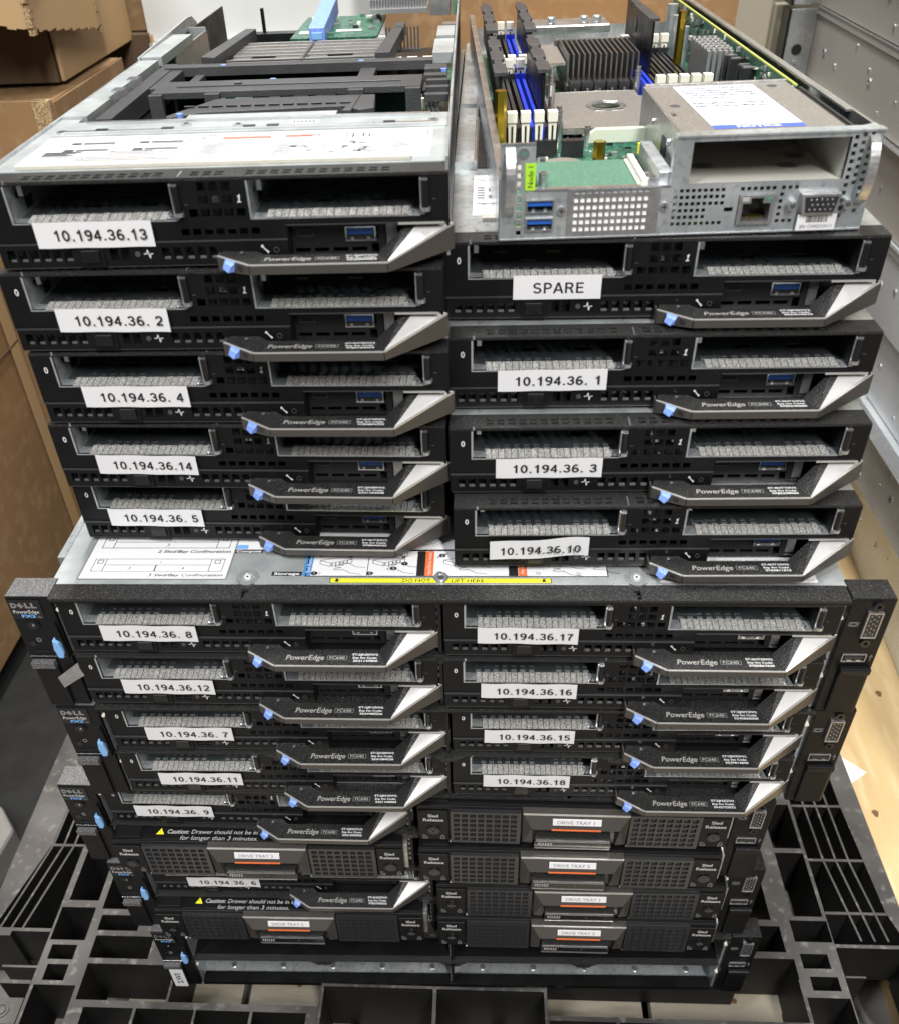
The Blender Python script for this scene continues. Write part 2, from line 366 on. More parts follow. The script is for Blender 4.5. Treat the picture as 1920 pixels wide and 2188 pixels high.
# slatted flanks: ribs and cross bars, then the rims that splay outward
def bar(x0, y0, x1, y1, t, zt=-435, zb=-490):
    d = math.hypot(x1-x0, y1-y0); nx, ny = -(y1-y0)/d*t/2, (x1-x0)/d*t/2
    m.prism([(x0-nx, y0-ny), (x1-nx, y1-ny), (x1+nx, y1+ny), (x0+nx, y0+ny)], zb, zt, 'pallet_plastic')
for k in range(3):
    xa = -395+k*10.5
    bar(xa-18, 39, xa, 128.3, 1.8, -435.4); bar(xa, 129.2, xa+2, 520, 1.8, -435.4)
bar(-418, 40, -364.5, 40, 3.2, -435.2); bar(-398, 128.7, -364.5, 128.7, 2.6, -435.2); bar(-395, 250, -364.5, 250, 2.6, -435.2)
bar(-392, -8, -364.5, -8, 3.2, -435.2)
m.prism([(-418, 41), (-396, 129), (-393, 520), (-432, 520), (-431, 236), (-428, 80), (-424, 44)], -500, -434.7, 'pallet_plastic')
m.prism([(-424, 43.5), (-418, 40.5), (-400, 38), (-400, 34), (-520, 30), (-520, 41)], -500, -434.9, 'pallet_plastic')
m.prism([(-520, -22), (-365, -22), (-365, -44), (-520, -44)], -500, -435.1, 'pallet_plastic')
m.ring(-380, -33, -435, 4.5, 6.5, 1.0, 'pallet_plastic', axis='z'); m.cyl(-380, -33, -436, 3.5, 2.2, 'pallet_plastic')
bar(-405, 14, -368, 14, 2, -452)
for k in range(3):
    xa = 341+k*11.5
    bar(xa+12, 48, xa+2, 127.5, 1.8, -435.4); bar(xa+2, 128.5, xa-8, 520, 1.8, -435.4)
bar(329.5, 128, 385, 128, 2.6, -435.2); bar(329.5, 189, 380, 189, 2.6, -435.2); bar(329.5, 74, 384, 74, 2.6, -435.2); bar(329.5, 43, 395, 43, 3.2, -435.2)
bar(329.5, 260, 380, 260, 2.6, -435.2)
m.prism([(374, 520), (376, 190), (382, 76), (390, 52), (397, 42), (398, -110), (410, -110), (410, 520)][:3]+[(388, 54), (393.5, 44), (396, 44), (396, 520)], -500, -434.7, 'pallet_plastic')
bar(335, 22, 352, 22, 1.6, -448)
m.box(329.5, 396, -30, -26, -500, -435.2, 'pallet_plastic'); m.box(392, 396, -110, 41, -500, -435.4, 'pallet_plastic')
m.box(-364, 392, 516, 524, -579, -435.6, 'pallet_plastic')
for fx in (-440+80, -30, 270):
    for fy in (150, 440): m.box(fx-30, fx+30, fy-30, fy+30, -579.6, -500, 'pallet_plastic')
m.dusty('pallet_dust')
tag(m.build('plastic_pallet', bevel=0), 'large scuffed black plastic pallet with open ribs under the server stack', 'pallet')

# second dark pallet at left under the big box
m = M()
Hb = []
m.plate('z', -1100, -436, 90, 1100, -520, -470, Hb, 'black_mat')
m.box(-1100, -560, 300, 1000, -470, -436, 'black_mat')
for x in (-1060, -700, -480):
    m.box(x-25, x+25, 150, 1050, -578, -520, 'black_mat')
tag(m.build('plastic_pallet'), 'dark matt black pallet in shadow beneath the tall cardboard box', 'pallet')
m = M(); m.prism([(-520, 60), (-452, 95), (-446, 150), (-470, 178), (-560, 190)], -575, -440, 'concrete')
tag(m.build('grey_block', bevel=4), 'worn grey block at the left edge beside the black pallet', 'block')

# cardboard boxes
def carton(label, x0, x1, y0, y1, z0, z1, mt='cardboard', rz=0, seams=(), cat='box', jag=None):
    t = thing('cardboard_box', label, cat, ((x0+x1)/2, (y0+y1)/2, z0), rz, 'cardboard boxes around the stack')
    b = M(); b.org = ((x0+x1)/2, (y0+y1)/2, z0)
    nx, ny, nz = 8, 8, 8
    rnd = random.Random(len(label))
    # subdivided, gently buckled walls
    def face(P, n1, n2):
        vs = []; fs = []
        ph = rnd.random()*6
        for i in range(n1+1):
            for j in range(n2+1):
                a, c = i/n1, j/n2
                d = 3.0*math.sin(a*math.pi)*math.sin(c*math.pi)*math.sin(ph+5*a+4*c)
                vs.append(P(a, c, d))
        for i in range(n1):
            for j in range(n2): fs.append((i*(n2+1)+j, (i+1)*(n2+1)+j, (i+1)*(n2+1)+j+1, i*(n2+1)+j+1))
        b.add(vs, fs, mt)
    face(lambda a, c, d: (x0+(x1-x0)*a, y0+d, z0+(z1-z0)*c), nx, nz)
    face(lambda a, c, d: (x1+d, y0+(y1-y0)*a, z0+(z1-z0)*c), ny, nz)
    face(lambda a, c, d: (x0+(x1-x0)*a, y1+d, z0+(z1-z0)*c), nx, nz)
    face(lambda a, c, d: (x0+d, y0+(y1-y0)*a, z0+(z1-z0)*c), ny, nz)
    face(lambda a, c, d: (x0+(x1-x0)*a, y0+(y1-y0)*c, z1+d), nx, ny)
    face(lambda a, c, d: (x0+(x1-x0)*a, y0+(y1-y0)*c, z0), 1, 1)
    b.build('carton_wall', t, smooth=True)
    if seams:
        f = M(); f.org = b.org
        for s_ in seams: f.box(*s_)
        f.build('flap', t, bevel=0.6)
    return t
t = carton('tall plain brown cardboard box at the left edge beside the left sleds', -1000, -548, 60, 654, -436, 190, 'cardboard')
f = M(); f.org = (-774, 357, -436); f.box(-545.2, -544.6, 630, 652, -434, 186, 'cardboard_pale'); f.box(-546, -544.4, 62, 652, -150, -147.5, 'cardboard_dark'); f.build('flap', t)
carton('brown cardboard box with dented flaps behind the tall box', -900, -430, 662, 905, -436, 108, 'cardboard',
       seams=[(-900, -429, 657, 661, 40, 112, 'cardboard'), (-445, -426, 656, 665, 20, 112, 'corrugation'), (-426, -424, 664, 900, 60, 109, 'cardboard')])
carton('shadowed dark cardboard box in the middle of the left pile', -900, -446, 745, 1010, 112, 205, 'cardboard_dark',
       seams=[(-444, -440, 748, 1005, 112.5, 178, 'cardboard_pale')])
t = carton('crushed open cardboard box on top of the left pile', -900, -424, 668, 900, 207, 300, 'cardboard_pale')
f = M()
zz = []
for (xa, ya, za, xb, yb, zb, h) in ((-600, 560, 216, -428, 672, 172, 8), (-428, 672, 172, -418, 838, 150, 7)):
    n = 26
    for i in range(n):
        a = i/n; c = (i+1)/n
        j1 = 4*math.sin(i*2.1)+random.uniform(-2, 2)
        pa = (xa+(xb-xa)*a, ya+(yb-ya)*a, za+(zb-za)*a+j1*.3); pc = (xa+(xb-xa)*c, ya+(yb-ya)*c, za+(zb-za)*c+j1*.3)
        f.hexa([(pa[0], pa[1], pa[2]), (pc[0], pc[1], pc[2]), (pc[0]-3, pc[1]+3, pc[2]), (pa[0]-3, pa[1]+3, pa[2]),
                (pa[0], pa[1], 260), (pc[0], pc[1], 260), (pc[0]-3, pc[1]+3, 260), (pa[0]-3, pa[1]+3, 260)], 'cardboard_pale')
    # corrugated torn corner
for i in range(14):
    f.box(-432+i*0.2, -426+i*.2, 668+random.uniform(-2, 2), 676, 168+i*7, 175+i*7, 'corrugation')
    f.box(-422, -417, 834+random.uniform(-3, 3), 842, 146+i*7, 153+i*7, 'corrugation')
f.org = (-662, 784, 207); f.build('torn_flap', t)
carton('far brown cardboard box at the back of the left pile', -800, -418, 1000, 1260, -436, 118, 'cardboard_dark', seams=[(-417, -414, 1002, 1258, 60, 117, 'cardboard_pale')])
carton('small far cardboard carton behind the left pile under the white board', -700, -400, 1020, 1300, 120, 190, 'cardboard')
carton('low pale cardboard box right behind the open node', 2-40, 275, 575, 790, -435, 118, 'cardboard_pale', seams=[(-36, 274, 573, 788, 119.5, 121, 'cardboard_pale')])
carton('upright brown cardboard box at the back behind the motherboard node', -84, 300, 800, 1000, -435, 520, 'cardboard')
# white board and beige wall
t = thing('white_panel', 'white leaning panel with a white bottom rail behind the left sleds', 'panel', (-250, 1010, 60))
b = M(); b.org = (-250, 1010, 60); b.box(-420, -104, 1010, 1025, 108, 700, 'white_board'); b.build('board', t)
b = M(); b.org = (-250, 1010, 60); b.box(-425, -76, 1000, 1030, 84, 96, 'white_frame'); b.box(-425, -76, 1002, 1030, 100, 107, 'white_frame'); b.build('bottom_rail', t, bevel=1.5)
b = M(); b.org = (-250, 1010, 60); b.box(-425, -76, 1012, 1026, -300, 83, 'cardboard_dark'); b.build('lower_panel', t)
m = M(); m.box(382, 960, 1150, 1180, -560, 900, 'beige_wall'); m.box(432, 480, 1135, 1149, -560, 110, 'beige_wall')
tag(m.build('partition_wall', bevel=2), 'plain beige partition wall between the cardboard and the metal cases', 'wall')
m = M()
for k in range(4): m.box(262, 318, 880, 990, -435+k*170, -270+k*170, 'case_metal')
for k in range(8): m.box(276+k % 3*12, 280+k % 3*12, 878, 880, 40+k*18, 52+k*18, 'bright_metal')
tag(m.build('metal_rack', bevel=1), 'brown metal rack upright behind the motherboard node', 'rack')

# ---------------- grey server cases standing in a stack on the wooden deck
def big_case(label, z0, z1, x0=478, y0=60, y1=1092, rz=0, ear=False, seed=0, mt='case_metal', lip=2.0):
    t = thing('server_case', label, 'server case', (x0, y0, z0), rz, 'bare metal server cases stacked at the right')
    rd = random.Random(seed)
    b = M(); h = z1-z0
    b.box(0, 420, 0, y1-y0, 0.8, h-2.2, mt)
    for i in range(16):      # rivets, screws and keyhole slots along the side
        y = 20+i*(y1-y0-60)/16+rd.uniform(-15, 15); z = (.2, .55, .78, .4)[i % 4]*h+rd.uniform(-4, 4)
        b.cyl(-1.2, y, z, rd.choice((1.6, 2.2, 3.0)), 1.2, 'bright_metal', axis='x', n=12)
    for i in range(6):
        y = 60+i*(y1-y0-120)/5; z = h*.45
        b.ring(-1.0, y, z, 2.0, 4.6, .95, 'bright_metal', axis='x', n=16); b.cyl(-.4, y, z, 2.0, .5, 'chip_black', axis='x', n=12)
    b.build('case_body', t)
    l = M(); l.box(-1.2, 420, 0, (y1-y0)*.55, h-9, h-1.2, mt); l.box(-2, 420, (y1-y0)*.55+3, y1-y0, h-10, h-.8, mt); l.box(-lip-6 if lip > 4 else -lip, 0, 0, y1-y0, h-2.0, h-.6, 'bright_metal'); l.build('lid', t, bevel=.4)
    if ear:
        e = M(); e.box(-38, -.5, y1-y0-2, y1-y0+1.5, 2, h-4, 'galvanized'); e.box(-42, -38.2, y1-y0-12, y1-y0+22, 2, h-2, 'black_plastic')
        e.cyl(-20, y1-y0-2.6, h*.38, 7, .7, 'chip_black', axis='y', n=18); e.ring(-20, y1-y0-3.6, h*.16, 2.5, 6, 1.6, 'bright_metal', axis='y')
        e.build('rack_ear', t, bevel=.5)
    return t
big_case('lowest metal case resting on the wooden deck', -446.5, -315, x0=478, y0=50, y1=900, rz=-4, seed=1, mt='case_cool', lip=10)
zs = [-313, -227, -142, -56, 29, 113, 198, 283]
nm = ['second metal case from the bottom, just above the bright gap', 'third metal case from the bottom of the stack', 'fourth metal case, level with the lower right sleds',
      'fifth metal case, level with the upper right sleds', 'sixth metal case with a punched rack ear at its far end', 'seventh metal case with a rack ear, near the top right corner', 'highest visible metal case at the top right corner']
for k in range(7):
    big_case(nm[k], zs[k], zs[k+1], x0=478+(0, 8, 0, 3, 0, 0, 2)[k], ear=(k in (4, 5)), seed=k+5, mt='case_cool' if k < 3 else 'case_metal', lip=(12, 3, 4, 6, 3, 8, 3)[k])

# ================================================================== COMPUTE SLED (prototype)
W_, HT = 211.0, 41.2
def sled_proto():
    t = thing('compute_sled', 'x', 'server sled')
    # case: top with perforated front margin, sides, bottom
    c = M()
    hs = []
    for j in range(2):
        for i in range(12): hs.append((19+i*5.5, 22.6+i*5.5, 3.2+j*3.6, 5.4+j*3.6))
        for i in range(3): hs.append((96+i*5.6, 99.6+i*5.6, 3.2+j*3.6, 5.4+j*3.6))
        for i in range(12): hs.append((121+i*5.5, 124.6+i*5.5, 3.2+j*3.6, 5.4+j*3.6))
    c.plate('z', 0.2, W_-.2, 0, 14, 40.0, HT, hs, 'black_grain')
    c.box(0, 1.1, 1, 520, 2, 40, 'black_paint'); c.box(W_-1.1, W_, 1, 520, 13, 40, 'black_paint'); c.box(W_-1.1, W_, 40, 520, 2, 13, 'black_paint')
    c.box(1.2, W_-1.2, 14, 520, 2.0, 2.8, 'dark_inside')
    c.box(12, 13, -.2, .3, 40.2, 42.0, 'bright_metal'); c.box(91, 91.7, 1, 9, 41.2, 41.6, 'bright_metal')
    c.build('sled_case', t)
    lid = M(); lid.box(0.3, W_-.3, 14.1, 520, 39.9, 41.0, 'galvanized'); lid.build('top_cover', t)
    # face plate
    f = M(); hs = [(12.1, 87.7, 23.4, 39.6), (122.3, 198.0, 22.9, 39.6), (137, 211.1, 0, 20.3), (-1, 137.0, 0, 13.8)]
    hs += [(88.4, 90.6, 24.5, 37.5)]
    for x in (101.3, 106.8, 112.2):
        hs.append((x-2.0, x+2.0, 35.4, 39.2)); hs.append((x-2.0, x+2.0, 29.8, 33.6))
    for x in (95.8, 101.3, 106.7, 112.0, 117.6): hs.append((x-2.0, x+2.0, 24.2, 27.8))
    for i in range(7): hs.append((88.5+i*5.4, 92.3+i*5.4, 16.2, 19.2))
    f.plate('y', 0, W_, 13.8, 40.0, 0, 1.1, hs, 'black_paint')
    f.box(0.2, 137, -0.9, -0.05, 13.5, 14.1, 'black_edge')
    f.box(137.2, 207, -.5, 6, 19.7, 20.2, 'black_edge'); f.box(188, 209, -1.0, -.55, 19.2, 20.1, 'handle_edge')
    f.box(95, 122, 8, 9, 14, 39, 'dark_inside')
    for i in range(4): f.box(99+i*5, 102.5+i*5, 5, 7.9, 17+(i % 2)*12, 19+(i % 2)*12, 'bright_metal')
    fp = f.build('face_plate', t)
    g = M(); g.strokes('0', (6.9, -.12, 32.2), FX, FZ, 3.3, 1.9, 'white_ink', pen=.17); g.strokes('1', (117.4, -.12, 32.0), FX, (.18, 0, .98), 3.4, 2.0, 'white_ink', pen=.17); g.box(116.6, 118.3, -.13, -.1, 30.3, 30.75, 'white_ink')
    g.build('lettering', fp)
    # drive bays
    for k, (x0, x1) in enumerate(((12.1, 87.7), (122.3, 198.0))):
        b = M()
        b.box(x0-.9, x0, -.5, 62, 22.9, 39.4, 'galvanized'); b.box(x1, x1+.8, .6, 62, 22.4, 39.4, 'dark_inside')
        b.plate('z', x0, x1, 7.5, 60, 22.4, 23.2, [(x0+12+i*13.5, x0+20+i*13.5, 22+jj*12, 27+jj*12) for i in range(4) for jj in range(3) if (i+jj) % 2], 'slate')
        b.box(x0, x1, -.15, 7.5, 22.7, 23.3, 'galvanized'); b.box(x0, x1, 60, 61, 22.2, 39.4, 'slate')
        for i in range(13):  # bright floor squares stand in for spots of light from the perforated top
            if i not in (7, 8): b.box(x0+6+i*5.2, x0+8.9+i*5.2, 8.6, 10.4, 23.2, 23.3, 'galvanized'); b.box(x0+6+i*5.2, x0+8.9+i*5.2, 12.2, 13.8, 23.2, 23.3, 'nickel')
        b.box(x0+7, x0+17, 12, 16, 23.0, 23.8, 'slate'); b.cyl(x0+13, 14, 23.8, 1.8, .5, 'slate'); b.box(x0+46, x0+58, 10, 15, 23.0, 23.05, 'ink')
        b.box(x0+2, x0+4.2, 8, 18, 33, 39, 'bright_metal'); b.cyl(x0-.02, 10, 33, 1.6, .3, 'chip_black', axis='x'); b.box(x0+.02, x0+.5, 16, 24, 25, 30, 'chip_black')
        b.cyl(x1-5.0, 3.0, 23.3, 2.6, .5, 'bright_metal'); b.cyl(x1-5.0, 3.0, 23.8, 1.6, .5, 'galvanized')
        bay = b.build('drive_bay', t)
        s = M(); n = 19; wd = 64.5/n; xs = x0+6.5
        rd = random.Random(k+3)
        for i in range(n):
            a = xs+i*wd; zz = rd.uniform(-.08, .08)
            s.hexa([(a, -.5, 23.35), (a+wd-.34, -.5, 23.35), (a+wd-.34, 6.4, 23.4), (a, 6.4, 23.4),
                    (a, -.5, 23.9+zz), (a+wd-.34, -.5, 23.9+zz), (a+wd-.34, 6.4, 25.0+zz), (a, 6.4, 25.0+zz)], 'gasket')
        s.build('contact_strip', bay)
        l = M(); lx = x1+1.6 if k == 0 else x1+2.6
        l.cyl(lx, -.6, 27, 1.7, 11, 'shiny_black', n=12); l.box(lx-2.4, lx-1.8, -.6, 2, 23.4, 39, 'nickel'); l.cyl(lx, -.6, 25.0, 2.3, 1.7, 'bright_metal', n=14); l.box(lx-2.2, lx+1.2, -1.0, 1, 37.6, 38.6, 'bright_metal')
        l.box(lx-2.4, lx-.4, -.9, 1, 23.4, 24.4, 'nickel'); l.box(lx+3, lx+4.6, -.3, -.05, 29.6, 30.0, 'handle_metal')
        l.build('latch_post', bay)
    # lower strip
    s = M(); hs = []
    for x in (6.1, 11.4, 17.0, 22.4, 27.8, 33.1, 55, 60.3, 79.5, 85, 90.7, 96.3, 102): hs.append((x-1.9, x+1.9, 5.8, 11.3))
    s.plate('y', 0.8, 137, 3.2, 13.4, -.7, .3, hs, 'black_paint')
    s.box(1.2, 137, 4, 5, 2.8, 13.4, 'dark_inside'); s.box(1.0, 137, -.8, 10, 2.7, 3.1, 'black_edge')
    for x in (6.1, 11.4, 17.0, 22.4, 27.8, 33.1, 79.5, 85, 90.7, 96.3, 102): s.box(x-1.5, x+1.5, .5, 1.6, 5.6, 6.5, 'nickel')
    st = s.build('lower_strip', t)
    b = M(); b.box(38.0, 50.4, -1.5, -.75, 2.8, 13.2, 'black_paint'); b.box(40.0, 48.4, -2.6, -1.5, 5.6, 10.6, 'shiny_black'); b.box(40.2, 48.2, -2.5, -1.5, 10.7, 11.0, 'black_edge'); b.build('power_button', st, bevel=.5)
    g = M(); g.cyl(66.2, -1.2, 8.6, 1.25, .5, 'mid_ink', axis='y')
    pts = [(69, 8.6), (70.4, 8.6), (71.0, 10.6), (71.7, 6.4), (72.2, 8.6), (73.4, 8.6)]
    for (a, c), (d, e) in zip(pts, pts[1:]):
        L_ = math.hypot(d-a, e-c); nx, ny = -(e-c)/L_*.2, (d-a)/L_*.2
        g.quad([(a-nx, -.8, c-ny), (d-nx, -.8, e-ny), (d+nx, -.8, e+ny), (a+nx, -.8, c+ny)], 'white_ink')
    g.quad([(124.9, -.8, 10.6), (125.35, -.8, 10.95), (127.4, -.8, 8.5), (126.95, -.8, 8.15)], 'white_ink')
    g.quad([(124.3, -.81, 10.6), (124.7, -.81, 11.7), (125.6, -.81, 11.3), (125.2, -.81, 10.3)], 'white_ink')
    g.quad([(126.7, -.81, 8.9), (127.3, -.81, 9.2), (127.9, -.81, 8.2), (127.1, -.81, 7.7)], 'white_ink')
    g.ring(131.3, -.9, 9.2, 1.0, 1.3, .3, 'mid_ink'); g.build('icon', st)
    # recessed port panel
    p = M()
    hs = [(138.6, 145.6, 4.6, 6.6), (147.5, 154.3, 4.6, 6.6), (156.4, 163.4, 4.6, 6.6), (165.2, 172.2, 4.6, 6.6), (174.4, 177.9, 3.4, 8.2), (174.4, 177.9, 10.2, 15.6)]
    p.plate('y', 137.2, 181, 2.6, 20.2, 8, 9, hs, 'black_plate'); p.box(137.2, 209, 24, 25, 2.6, 20.2, 'dark_inside'); p.box(181.4, 186.4, 10, 11, 3, 20, 'nickel'); p.box(137.0, 137.6, 1.2, 8, 2.8, 20.2, 'black_paint')
    p.box(137.2, 207, 8, 24, 2.0, 2.5, 'dark_inside'); p.text('ss', (168.5, 7.9, 17.4), FX, FZ, 1.3, 'grey_ink', width=3.5); p.box(171.2, 173.6, 7.85, 7.95, 17.2, 17.5, 'grey_ink')
    pp = p.build('port_panel', t)
    u = M()
    u.plate('y', 162.6, 176.8, 9.4, 16.2, 7.2, 9.5, [(163.3, 176.1, 10.1, 15.5)], 'bright_metal'); u.box(163.6, 175.8, 7.5, 7.98, 12.6, 15.3, 'usb_blue'); u.box(163.3, 176.1, 7.9, 7.99, 10.1, 15.5, 'chip_black'); u.box(165, 166.4, 7.6, 7.9, 10.2, 11.2, 'nickel'); u.box(172.6, 174, 7.6, 7.9, 10.2, 11.2, 'nickel')
    u.build('usb_port', pp)
    u = M(); u.plate('y', 140.0, 148.0, 12.0, 15.2, 7.6, 9, [(140.6, 147.4, 12.5, 14.7)], 'mid_ink'); u.box(140.6, 147.4, 8.8, 9.4, 12.5, 14.7, 'chip_black'); u.build('micro_usb_port', pp)
    # handle
    h = M()
    low = 5.4
    h.prism([(105.4, -6), (121.3, -15.8), (183.4, -15.8), (178.5, -4.0), (126, -4.0), (119, 2), (106.6, 1)], [low-.6, low-1.2, low-1.2, low-1.2, low-1.2, low, low], [9.0, 7.9, 7.9, 8.1, 8.1, 9.1, 9.1], 'black_grain')
    h.prism([(183.4, -15.8), (196.4, 3), (191.5, 3), (178.5, -4.0)], [low-1, 9, 9, low-1], [7.9, 18.4, 18.2, 8.0], 'black_grain')
    h.prism([(183.5, -15.8), (212.3, 2.2), (212.3, 3), (196.5, 3)], [low-1, 9.5, 9.5, 9], [7.2, 17.3, 17.3, 17.3], 'handle_metal')
    h.cyl(115.5, -3.2, 9.0, 1.0, .3, 'nickel')
    hb = h.build('handle', t, bevel=.25)
    e = M()
    # metal front edge
    def edge(p, q, za0, za1, zb0, zb1, mt, o=0.25):
        d = Vector((q[0]-p[0], q[1]-p[1])); d.normalize(); n = Vector((d[1], -d[0]))*o
        e.hexa([(p[0]+n[0], p[1]+n[1], za0), (q[0]+n[0], q[1]+n[1], zb0), (q[0], q[1], zb0), (p[0], p[1], za0),
                (p[0]+n[0], p[1]+n[1], za1), (q[0]+n[0], q[1]+n[1], zb1), (q[0], q[1], zb1), (p[0], p[1], za1)], mt)
    edge((105.2, -6.1), (121.3, -15.9), 2.0, 8.5, low-1.8, 7.4, 'handle_metal', .9); edge((105.3, 1.0), (105.2, -6.1), 2.6, 8.6, 2.0, 8.5, 'handle_metal', .9)
    edge((121.3, -15.9), (183.4, -15.9), low-1.8, 7.4, low-1.8, 7.4, 'handle_metal', .8); edge((183.4, -15.9), (212.4, 2.5), low-1.8, 7.3, 7.0, 17.6, 'handle_metal', .8)
    edge((212.9, 2.2), (212.9, 6), 7.0, 17.6, 8, 17.8, 'handle_metal')
    edge((105.2, -6.1), (121.3, -15.9), 8.6, 9.1, 7.5, 8.0, 'handle_edge', .95); edge((121.3, -15.9), (183.4, -15.9), 7.5, 8.0, 7.5, 8.0, 'handle_edge', .85); edge((183.4, -15.9), (212.4, 2.5), 7.4, 8.15, 17.7, 18.4, 'handle_edge', .8)
    e.build('handle_rim', hb)
    q = M(); q.prism([(183.6, -15.7), (212.4, 2.8), (196.5, 2.9)], [7.3, 17.4, 17.4], [8.25, 18.5, 18.5], 'handle_silver')
    q.build('silver_tip', hb)
    q = M(); q.hexa([(108.6, -10.4, 4.4), (112.6, -13.0, 3.4), (113.6, -10.6, 3.4), (110, -8.4, 4.4), (108.7, -10.0, 8.5), (113.8, -13.2, 7.9), (114.6, -11.2, 8.0), (110, -8.4, 8.5)], 'latch_blue')
    q.hexa([(107.6, -12.2, 5.0), (110.4, -14.4, 3.6), (112.8, -12.4, 3.4), (109.2, -10.0, 4.8), (108.8, -11.6, 8.0), (112.6, -14.4, 6.6), (113.9, -12.9, 7.6), (109.6, -10.2, 8.3)], 'latch_blue')
    q.hexa([(114.9, -13.3, 4.6), (117.6, -15.0, 4.2), (117.6, -14.2, 4.2), (114.9, -12.2, 4.6), (114.9, -13.3, 7.4), (117.6, -15.0, 6.9), (117.6, -14.2, 6.9), (114.9, -12.2, 7.4)], 'chip_black')
    q.build('latch_tab', hb, bevel=.3)
    g = M()
    g.text('PowerEdge', (137.8, -10.0, 8.13), FX, FYU, 3.8, 'chrome_ink', width=21.5, bold=.01, italic=.12)
    g.plate('z', 150.2, 161.4, -11.8, -8.4, 8.06, 8.14, [(150.5, 161.1, -11.5, -8.7)], 'grey_ink'); g.text('FC640', (155.8, -10.1, 8.13), FX, FYU, 2.0, 'chrome_ink', width=8.4, bold=.01)
    g.build('lettering', hb)
    # address label holder sticker
    lb = M()
    n = 12
    for i in range(n):
        a = 20.8+i*55.0/n; c = 20.8+(i+1)*55.0/n
        ya = -1.85-.25*math.sin(i*1.1); yc = -1.85-.25*math.sin((i+1)*1.1)
        lb.quad([(a, ya, 12.4), (c, yc, 12.4), (c, yc, 24.1), (a, ya, 24.1)], 'sticker')
        lb.quad([(a, ya+.2, 24.1), (c, yc+.2, 24.1), (c, yc+.2, 12.4), (a, ya+.2, 12.4)], 'sticker')
    L_ = lb.build('address_label', t)
    return t
SP = sled_proto()
#        key   text            x       y      z       yaw   tag  (label dx, dz, rot)
sleds = [
 ('13', '10.194.36.13', -202.8, 47.3, 160.4, .48, '2JMT2V2', 0, 0, 0, 'opened compute sled labelled 10.194.36.13 on top of the left pile', 0),
 ('2', '10.194.36. 2', -206.3, 45.1, 120.3, -.33, '4HT00W2', 2.5, .6, 0, 'black compute sled labelled 10.194.36. 2 in the left pile', 0),
 ('4', '10.194.36. 4', -204.2, 44.3, 80.2, -.75, '4HT90W2', 2.3, -.1, 0, 'black compute sled labelled 10.194.36. 4 in the left pile', 0),
 ('14', '10.194.36.14', -206.5, 43.9, 40.1, -1.26, '2JN80W2', .8, -.2, 0, 'black compute sled labelled 10.194.36.14 in the left pile', 0),
 ('5', '10.194.36. 5', -208.2, 50.3, 0.0, -1.23, '4HTZZV2', -3.6, -.2, 0, 'black compute sled labelled 10.194.36. 5 at the bottom of the left pile', 0),
 ('8', '10.194.36. 8', -212.5, -.2, -44.3, -.17, '2JN20W2', -.2, -.2, 0, 'black compute sled labelled 10.194.36. 8 in the upper left bay', 1),
 ('12', '10.194.36.12', -212.7, -1.8, -86.3, -.14, '2JP10W2', 2.3, -.2, 0, 'black compute sled labelled 10.194.36.12 below sled 10.194.36. 8', 1),
 ('7', '10.194.36. 7', -209.4, -.2, -131.3, .39, '2JN00W2', 1.8, .1, 0, 'black compute sled labelled 10.194.36. 7 in the second enclosure', 1),
 ('11', '10.194.36.11', -210.1, -1.5, -173.3, .46, '2JN10W2', 1.4, -1.5, 0, 'black compute sled labelled 10.194.36.11 in the second enclosure', 1),
 ('9', '10.194.36. 9', -236.6, 5.3, -218.3, -.13, '2JMZZV2', -1.5, -1.5, 0, 'black compute sled labelled 10.194.36. 9 in the third enclosure', 1),
 ('6', '10.194.36. 6', -224.8, 3.6, -305.3, .5, '4HSZZV2', 6, -1, 0, 'black compute sled labelled 10.194.36. 6 in the fourth enclosure', 1),
 ('0', 'SPARE', 4.6, 75.7, 120.3, -.45, '2JP00W2', 12.9, .8, 1, 'compute sled labelled SPARE under the silver motherboard node', 0),
 ('1', '10.194.36. 1', 6.3, 55.9, 80.2, .14, '4HTXZV2', 4.0, -.2, 0, 'black compute sled labelled 10.194.36. 1 in the right pile', 0),
 ('3', '10.194.36. 3', 6.3, 36.5, 40.1, .49, '4HTYZV2', 3.2, -.3, 0, 'black compute sled labelled 10.194.36. 3 in the right pile', 0),
 ('10', '10.194.36.10', 8.2, 23.4, 0.0, .40, '4HT10W2', -1.6, -1.2, 2, 'compute sled with a crooked label 10.194.36.10, bottom of the right pile', 0),
 ('17', '10.194.36.17', 2.4, -1.5, -44.3, -.36, '4HT20W2', -2.4, .6, 0, 'black compute sled labelled 10.194.36.17 in the upper right bay', 1),
 ('16', '10.194.36.16', 1.6, -2.6, -86.3, -.14, '2JNYZV2', .5, -.5, 0, 'black compute sled labelled 10.194.36.16 in the first enclosure', 1),
 ('15', '10.194.36.15', 5.4, 1.3, -131.3, .16, '2JM90W2', -1.2, -.5, 0, 'black compute sled labelled 10.194.36.15 in the second enclosure', 1),
 ('18', '10.194.36.18', 5.1, -.5, -173.3, -.01, '2JNZZV2', -1.4, .3, 0, 'black compute sled labelled 10.194.36.18 in the second enclosure', 1),
]
codes = {'13': '5642060054', '2': '9783784354', '4': '9780804322', '14': '5541184508', '5': '9788442030', '8': '5541147850', '12': '5544480226', '7': '5541084226', '11': '5541100004', '9': '5541055006', '6': '9783780032',
         '0': '5644410610', '1': '9785640686', '3': '9786398000', '10': '9783811010', '17': '9783867600', '16': '5542865000', '15': '5539814690', '18': '5542732022'}
SL = {}
